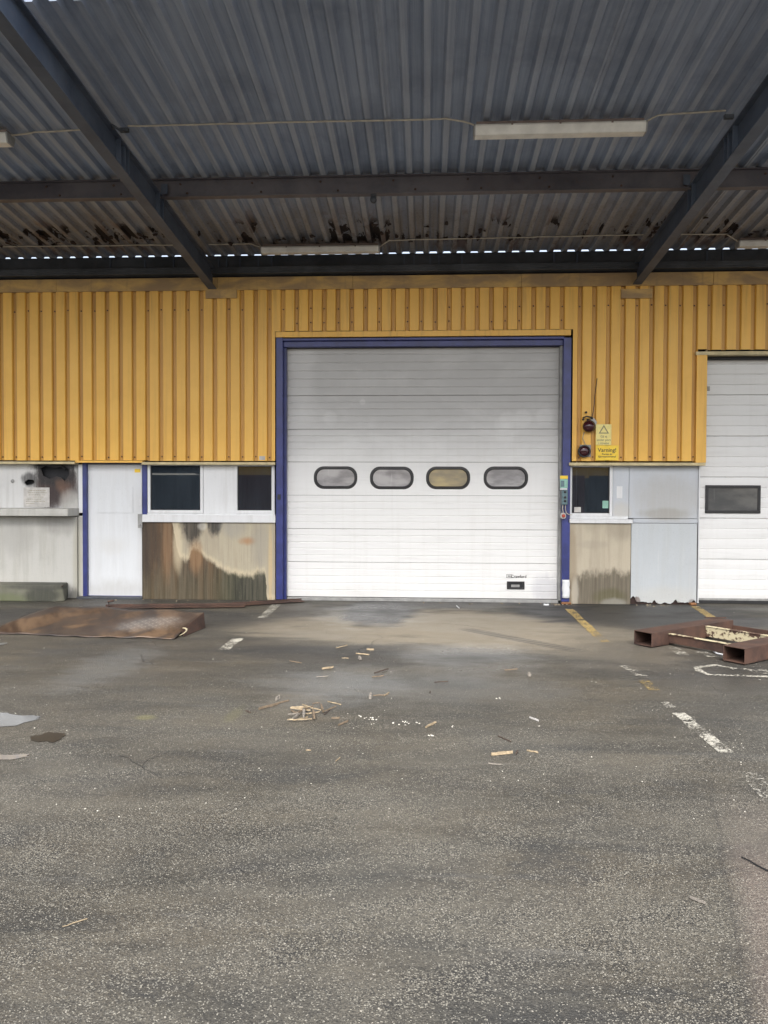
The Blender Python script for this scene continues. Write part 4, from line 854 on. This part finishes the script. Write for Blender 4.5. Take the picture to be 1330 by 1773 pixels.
cable([(fit2[1]-.01, 11.4, zr(11.4)-.08), (fit2[1]+.15, 11.32, zr(11.32)-.012), (xr2-.08, 11.25, zr(11.25)-.012)], 'long cream cable near the wall running right from a fitting to the right rafter')
cable([(xr2+.08, 11.25, zr(11.25)-.012), (fit4[0]-.2, 11.28, zr(11.28)-.012), (fit4[0]+.02, 11.4, zr(11.4)-.08)], 'short cream cable near the wall right of the right rafter')

# ------------------------------------------------------------------ things on the ground
# folded tread plate ramp
nl = Vector((*G(-30, 1098), 0)); nr = Vector((*G(300, 1108), 0)); fr_ = Vector((*G(352, 1061, .19), .19)); fl_ = Vector((*G(100, 1050, .21), .21))
t = thing('steel_ramp', 'large bent rusty tread plate ramp lying in front of the white personnel door', 'steel plate', ((nl+fr_)/2*Vector((1, 1, 0)) if False else (nl.x/2+fr_.x/2, nl.y/2+fr_.y/2, 0)))
NU, NV = 44, 16; rows = []
for j in range(NV+1):
    v = j/NV; row = []
    for i in range(NU+1):
        u = i/NU; a = nl.lerp(nr, u); b = fl_.lerp(fr_, u); p = a.lerp(b, v)
        z = p.z + .018*math.sin(u*7+1.2)*math.sin(v*3.1)+.012*math.sin(u*15+v*3)*v+.010
        if v < .12: z += .006*math.sin(u*40)*(1-v/.12); p.y += .025*math.sin(u*9)*(1-v/.12)+.012*math.sin(u*31)*(1-v/.12)
        if u > .86 and v < .5: z -= .02*(u-.86)/.14*(1-v*2); 
        row.append((p.x, p.y, max(z, .008)))
    rows.append(row)
mb = MB()
for j in range(NV): mb.strip(rows[j], rows[j+1], True)
mb.build('tread_plate', M['plate'], t, solid=.007)
# side flange at the right end, bent out near the front
top = [Vector(rows[j][-1]) for j in range(NV+1)]; fl = MB(); A, B = [], []
for j in range(4, NV+1):
    v = j/NV; p = top[j]; A.append((p.x+.005, p.y, p.z)); B.append((p.x+.02+.02*(1-v), p.y+.0, max(.004, p.z-.19)))
fl.strip(A, B); fl.build('side_flange', M['rust'], t, solid=.008)
curl = MB(); c0 = top[4]; cv = []
for k in range(8): a = k/7*1.9; cv.append((c0.x+.02+.10*math.sin(a)-.12*(k/7)**2, c0.y-.02-.05*k/7, .02+.085*math.cos(a*.8)+.0))
curl.strip(cv, [(x+.01, y+.03, z) for x, y, z in cv], True); curl.build('curled_edge', M['rust_cream'], t, solid=.006)
# support ribs seen at the far edge
mb = MB(); mb.hexa([(fl_.x+.02, fl_.y-.04, 0), (fr_.x-.02, fr_.y-.04, 0), (fr_.x-.02, fr_.y-.03, 0), (fl_.x+.02, fl_.y-.03, 0)], [(fl_.x+.02, fl_.y-.04, .17), (fr_.x-.02, fr_.y-.04, .155), (fr_.x-.02, fr_.y-.03, .155), (fl_.x+.02, fl_.y-.03, .17)]); mb.build('rear_leg_plate', M['rust'], t)

# long rusty edge strips along the wall
def bar(pa, pb, w, h, label, tilt=0.):
    a = Vector((*G(*pa), 0)); b = Vector((*G(*pb), 0)); d = (b-a).normalized(); n = Vector((-d.y, d.x, 0))
    t = thing('steel_angle', label, 'steel bar', ((a.x+b.x)/2, (a.y+b.y)/2, 0)); mb = MB(); N = 12; L1, L2, L3 = [], [], []
    for i in range(N+1):
        p = a.lerp(b, i/N); z = .004+.006*math.sin(i*1.1)**2+tilt*i/N
        L1.append(p+Vector((0, 0, z+.012))); L2.append(p+n*w+Vector((0, 0, z+.02))); L3.append(p+n*w+Vector((0, 0, z+h)))
    mb.strip(L1, L2); mb.build('flat_leg', M['rust'], t, solid=.008); m2 = MB(); m2.strip([v+Vector((0, 0, .005)) for v in L2], L3); m2.build('upright_leg', M['rust'], t, solid=.008)
    return t, a, b
t_, a, b = bar((178, 1056), (424, 1053), .16, .05, 'long rusty steel angle lying along the foot of the stained board')
mb = MB(); mb.tube([a+Vector((.05, .12, .03)), a+Vector((.02, .14, .10)), a+Vector((.10, .14, .115))], .018, 6); mb.build('bent_tip', M['rust'], t_)
bar((400, 1051.5), (527, 1043.5), .13, .045, 'shorter rusty steel angle ending in front of the blue left jamb', .0)

# fork frame
A0 = Vector(G(1098, 1092, .16)); A1 = Vector(G(1235, 1071, .16)); d = (A1-A0).normalized(); n = Vector((d.y, -d.x)); L = (A1-A0).length+.05
B0 = Vector(G(1252, 1118, .16))
t = thing('fork_frame', 'heavy rusty steel frame of two rectangular fork sleeves and cross bars', 'steel frame', (A0.x, A0.y, 0))
wt, ht, tk = .235, .155, .009
def sleeve(o, L):
    def P(u, v, z): q = o+d*u+n*v; return (q.x, q.y, z)
    mb = MB()
    for v0, v1, z0, z1 in ((0, wt, .012, .012+tk), (0, wt, .012+ht-tk, .012+ht), (0, tk, .012+tk, .012+ht-tk), (wt-tk, wt, .012+tk, .012+ht-tk)):
        b = [P(0, v0, z0), P(L, v0, z0), P(L, v1, z0), P(0, v1, z0)]; c = [P(0, v0, z1), P(L, v0, z1), P(L, v1, z1), P(0, v1, z1)]; mb.hexa(b, c)
    return mb.build('fork_sleeve', M['rust'], t, .003)
sleeve(A0, L); sleeve(B0, L+.15)
gap = (B0-A0).dot(n)
def cross(u, z0, z1, m, w=.05, name='cross_bar'):
    def P(uu, v, z): q = A0+d*uu+n*v; return (q.x, q.y, z)
    v0, v1 = wt+.001, gap-.001; off = (B0-A0).dot(d)
    return MB().hexa([P(u, v0, z0), P(u+w, v0, z0), P(u+w, v1, z0), P(u, v1, z0)][::-1], [P(u, v0, z1), P(u+w, v0, z1), P(u+w, v1, z1), P(u, v1, z1)][::-1]).build(name, m, t, .003)
cross(.30, .03, .125, M['rust']); cross(.285, .127, .134, M['rust_cream'], .06, 'bar_lip')
cross(1.0, .03, .145, M['rust_cream']); cross(.99, .146, .153, M['rust_cream'], .06, 'bar_lip'); cross(L-.03, .02, .11, M['rust'], .02, 'end_angle')
q = A1+n*.02; MB().box(q.x-.12, q.x+.14, q.y+.0, q.y+.012, .168, .180).build('weld_strip', M['rust'], t)
mb = MB(); pts = [G(x, y) for x, y in ((1250, 1131), (1240, 1127), (1236, 1130), (1242, 1134), (1252, 1136))]; mb.tube([(x, y, .015) for x, y in pts], .010, 6)
tag(mb.build('plastic_strap', M['white']), 'small curled white plastic strap beside the near fork sleeve', 'strap')

# splinters, chips ------------------------------------------------------
def splinter(px, py, Lpx, ang, wid, m, name='wood_splinter', z=.0):
    """a broken sliver of wood; length in photo pixels turned to metres at that distance"""
    x, y = G(px, py); s = y/1332; f = 1.67/y; sa, ca = math.sin(ang)/f, math.cos(ang); L = Lpx*s*min(1.9, math.hypot(sa, ca)); ang = math.atan2(sa, ca); c, sn = math.cos(ang), math.sin(ang); N = 5; vs = []; h = wid*.55
    for i in range(N+1):
        u = (i/N-.5)*L; w = .62*wid*(.45+.6*math.sin(math.pi*(i+.6)/(N+1.2)))*random.uniform(.75, 1.1)/2; k = random.uniform(-.1, .1)*wid; zz = .003+z+random.uniform(0, .003)
        for v, hh in ((-w, 0), (w, 0), (w*.7, h), (-w*.6, h)): vs.append((x+u*c-(v+k)*sn, y+u*sn+(v+k)*c, zz+hh))
    mb = MB(); fs = [(0, 1, 2, 3), (4*N+3, 4*N+2, 4*N+1, 4*N)]
    for i in range(N):
        for j in range(4): a = i*4+j; b = i*4+(j+1) % 4; fs.append((a, b, b+4, a+4))
    mb.add(vs, fs); o = mb.build(name, m)
    me = o.data; me.transform(Matrix.Translation((-x, -y, 0))); o.location = (x, y, 0); return o
def z2(zx, zy): return 400+zx/2.375, 1000+zy/2.375
PAL = {'p': 'wood_pale', 'm': 'wood_mid', 'd': 'wood_dark', 'g': 'wood_grey'}
pile = [(290, 538, 34, .05, .022, 'p'), (285, 551, 38, -.1, .018, 'p'), (300, 558, 30, .5, .016, 'm'), (275, 570, 26, .9, .025, 'g'), (298, 576, 22, -1.0, .04, 'g'), (340, 580, 24, -1.0, .035, 'm'), (272, 594, 34, .03, .014, 'p'),
        (330, 562, 28, .2, .015, 'p'), (375, 543, 24, -.9, .028, 'm'), (405, 550, 22, .5, .014, 'm'), (262, 560, 20, -.4, .018, 'm'), (315, 545, 24, -.3, .014, 'p'), (285, 585, 24, .3, .014, 'p'), (255, 575, 16, .2, .012, 'g'), (310, 592, 18, .1, .012, 'p'), (395, 558, 16, .9, .012, 'd'), (350, 555, 20, -.2, .014, 'p')]
for zx, zy, L, a, w, c in pile:
    p = z2(zx, zy); tag(splinter(*p, L, a, w, M[PAL[c]], z=random.choice((0, .010, .02))), {'p': 'pale fresh wood splinter in the small heap left of centre', 'm': 'brown wood splinter in the small heap left of centre', 'g': 'grey wood splinter in the small heap left of centre', 'd': 'darkest wood splinter at the right end of the small heap'}[c], 'wood splinter', 'wood splinters of the small heap')
sing = [(155, 535, 28, .35, .03, 'm', 'weathered brown splinter just left of the small heap'), (210, 517, 22, .35, .02, 'm', None), (192, 503, 10, 1.1, .045, 'g', 'short grey chip standing out above left of the small heap'), (425, 520, 26, -.2, .014, 'p', 'pale sliver just right above the small heap'), (462, 603, 17, .5, .02, 'm', None), (430, 583, 14, .05, .022, 'm', None),
        (70, 555, 13, -.3, .014, 'd', None), (265, 350, 24, -.15, .016, 'm', None), (398, 376, 18, .2, .03, 'p', None), (375, 410, 20, .1, .012, 'g', None), (455, 287, 18, .3, .015, 'p', None), (573, 300, 13, 0., .03, 'p', None), (541, 318, 24, -.08, .02, 'p', 'straight pale sliver farthest out in front of the big door'), (470, 334, 12, 0., .012, 'p', None), (530, 337, 9, -.8, .045, 'g', None),
        (618, 388, 24, .35, .02, 'd', 'dark brown stick with a knotty end'), (605, 410, 20, .15, .015, 'm', None), (573, 495, 12, -1.2, .05, 'g', 'stubby grey wood chunk right above the heap'), (615, 487, 26, .05, .014, 'm', None), (640, 483, 14, .7, .014, 'p', None), (865, 432, 24, .1, .014, 'd', 'thin dark twig right of centre'),
        (822, 610, 20, .5, .022, 'p', 'orange brown sliver right of the white crumbs'), (1152, 382, 24, .1, .018, 'm', None), (1228, 405, 8, 1.3, .05, 'g', 'small upright grey chip at centre right'), (1115, 730, 38, .12, .03, 'p', 'largest pale split wood piece at centre right of the yard'), (1176, 724, 9, .8, .018, 'd', None), (1240, 720, 18, -.2, .016, 'p', None), (1085, 772, 22, -.1, .014, 'g', None), (1125, 667, 22, -.45, .012, 'd', None),
        (819, 474, 6, 1.3, .014, 'd', None), (440, 752, 10, .9, .01, 'p', None), (318, 714, 9, 0, .012, 'p', None), (350, 520, 12, .2, .012, 'm', None)]
LABS = iter(['upper of two brown splinters left of the heap, touching the chip', 'sliver right below the heap, on its own', 'tiny sliver just right of the heap', 'small dark curled chip far left of the heap', 'thin splinter nearest the worn left white line, above the heap', 'short thick pale splinter above the heap, toward the door', 'thin grey sliver lying between the heap and the short thick splinter', 'pale sliver farthest left of the group in front of the big door', 'short flat pale sliver right behind the straight pale one', 'faint thin sliver left of the small grey chunk by the door', 'small tilted grey chunk in front of the big door', 'thin brown splinter just below the dark knotty stick', 'flat brown splinter beside the stubby grey chunk', 'short pale splinter crossing the flat brown one', 'single brown splinter at the right, left of the upright grey chip', 'small dark piece touching the largest pale wood piece', 'pale sliver right of the largest pale wood piece', 'thin grey sliver below the largest pale wood piece', 'thin dark twig above the largest pale wood piece', 'very small dark fleck in the middle of the yard', 'tiny pale sliver low on the yard below the heap', 'tiny pale fleck below the left edge of the heap', 'thin sliver at the top edge of the heap'])
for zx, zy, L, a, w, c, lab in sing:
    p = z2(zx, zy); tag(splinter(*p, L, a, w, M[PAL[c]]), lab or next(LABS), 'wood splinter', 'loose wood slivers scattered on the yard')
o = splinter(130, 1600, 36, .5, .006, M['wood_pale'], 'straw'); tag(o, 'single pale straw lying at the lower left of the yard', 'straw')
o = splinter(1208, 1562, 22, -.5, .016, M['wood_grey'], 'wood_chip'); tag(o, 'whitish wood chip on the asphalt at the lower right', 'wood chip')
o = splinter(1318, 1504, 50, -.75, .010, M['black'], 'metal_rod'); tag(o, 'thin black rod at the right edge of the yard', 'rod')
o = splinter(793, 1052, 15, -.8, .02, M['white'], 'plastic_strip'); tag(o, 'short white plastic strip in front of the big door', 'plastic strip')
o = splinter(724, 1039.5, 50, .03, .02, M['wood_grey'], 'floor_stick'); tag(o, 'thin grey stick lying against the big door sill', 'stick')
o = splinter(946, 1048.5, 9, 0, .04, M['white'], 'plastic_strip'); tag(o, 'tiny white rectangle of plastic near the right jamb', 'plastic strip')
o = splinter(925, 1247, 14, -.4, .02, M['paper'], 'leaf_scrap'); tag(o, 'small curved pale scrap right of centre on the asphalt', 'scrap')
# white crumbs
cb = MB()
for cx, cy, rx, ry, n in ((565, 578, 38, 10, 9), (590, 590, 25, 18, 5), (720, 603, 55, 9, 13), (822, 651, 12, 4, 6), (1100, 498, 10, 4, 3), (910, 614, 4, 3, 2)):
    for k in range(n): p = z2(cx+random.uniform(-rx, rx), cy+random.uniform(-ry, ry)); x, y = G(*p); pebble(cb, x, y, random.uniform(.004, .010), .001)
for i in range(260):
    p = (random.uniform(-20, 1350), random.uniform(1060, 1420)); x, y = G(*p); pebble(cb, x, y, random.uniform(.002, .0055), .001)
o = cb.build('crumbs', M['crumb']); o['kind'] = 'stuff'; tag(o, 'white crumbs and specks strewn over the dark asphalt', 'crumbs')
# rubble at the foot of the right jamb and wall
rb = MB()
for i in range(60):
    px = random.choice((random.uniform(955, 1000), random.uniform(1095, 1215), random.uniform(700, 980), random.uniform(140, 520))); x = WX(px, 11.8); pebble(rb, x, random.uniform(11.72, 11.9), random.uniform(.006, .022))
o = rb.build('wall_foot_debris', simple('wall_debris', (.33, .27, .19), .8, sc=20, var=.6)); o['kind'] = 'stuff'; tag(o, 'bits of rust and plaster along the foot of the wall', 'debris')

# ------------------------------------------------------------------ the other side of the yard, seen only mirrored in the panes
b2 = thing('opposite_warehouse', 'yellow clad warehouse across the yard mirrored in the office window', 'building', (0, -24, 0))
mb = MB(); x = -12; xs = []
while x < 20: xs += [(x, -24.), (x+.1, -24.), (x+.13, -23.95), (x+.27, -23.95), (x+.30, -24.)]; x += .33
mb.strip([(a, b, 1.8) for a, b in xs], [(a, b, 5.2) for a, b in xs]); mb.build('cladding', M['yellow'], b2)
MB().box(-12, 20, -34, -24.05, 0, 5.2).build('body', M['conc_left'], b2); MB().box(4, 8, -24.04, -23.96, 0, 4).build('overhead_door', M['door2'], b2)
def container(x0, x1, yc, z0, m, label):
    t = thing('shipping_container', label, 'container', ((x0+x1)/2, yc, z0)); MB().box(x0, x1, yc-2.4, yc-.05, z0+.15, z0+2.5).build('body', m, t)
    mb = MB(); x = x0; q = []
    while x < x1-.2: q += [(x, yc), (x+.07, yc), (x+.11, yc-.04), (x+.17, yc-.04), (x+.2, yc)]; x += .22
    mb.strip([(a, b, z0+.2) for a, b in q], [(a, b, z0+2.45) for a, b in q]); mb.build('corrugated_side', m, t)
    for x in (x0, x1-.16): MB().box(x, x+.16, yc-.1, yc+.03, z0, z0+2.6).build('corner_post', m, t)
    for a, b in ((2.45, 2.6), (.05, .2)): MB().box(x0+.17, x1-.17, yc-.1, yc+.02, z0+a, z0+b).build('rail', m, t)
cr = simple('dark_red_container_paint', (.13, .018, .022), .5); cb_ = simple('dark_blue_container_paint', (.012, .024, .045), .5)
container(-17, -11.0, -13, 0, cb_, 'dark blue shipping container mirrored in the left office pane'); container(-17, -11.0, -13, 2.62, cb_, 'dark blue container on top of the other one mirrored in the left pane')
container(-10.8, -4.8, -13, 0, cr, 'dark red shipping container mirrored in the middle office pane'); container(6.0, 7.55, -12.9, 0, cr, 'narrow dark red container mirrored in the right office window'); container(7.8, 13.8, -13, 0, cb_, 'long dark blue container mirrored in the right office window')
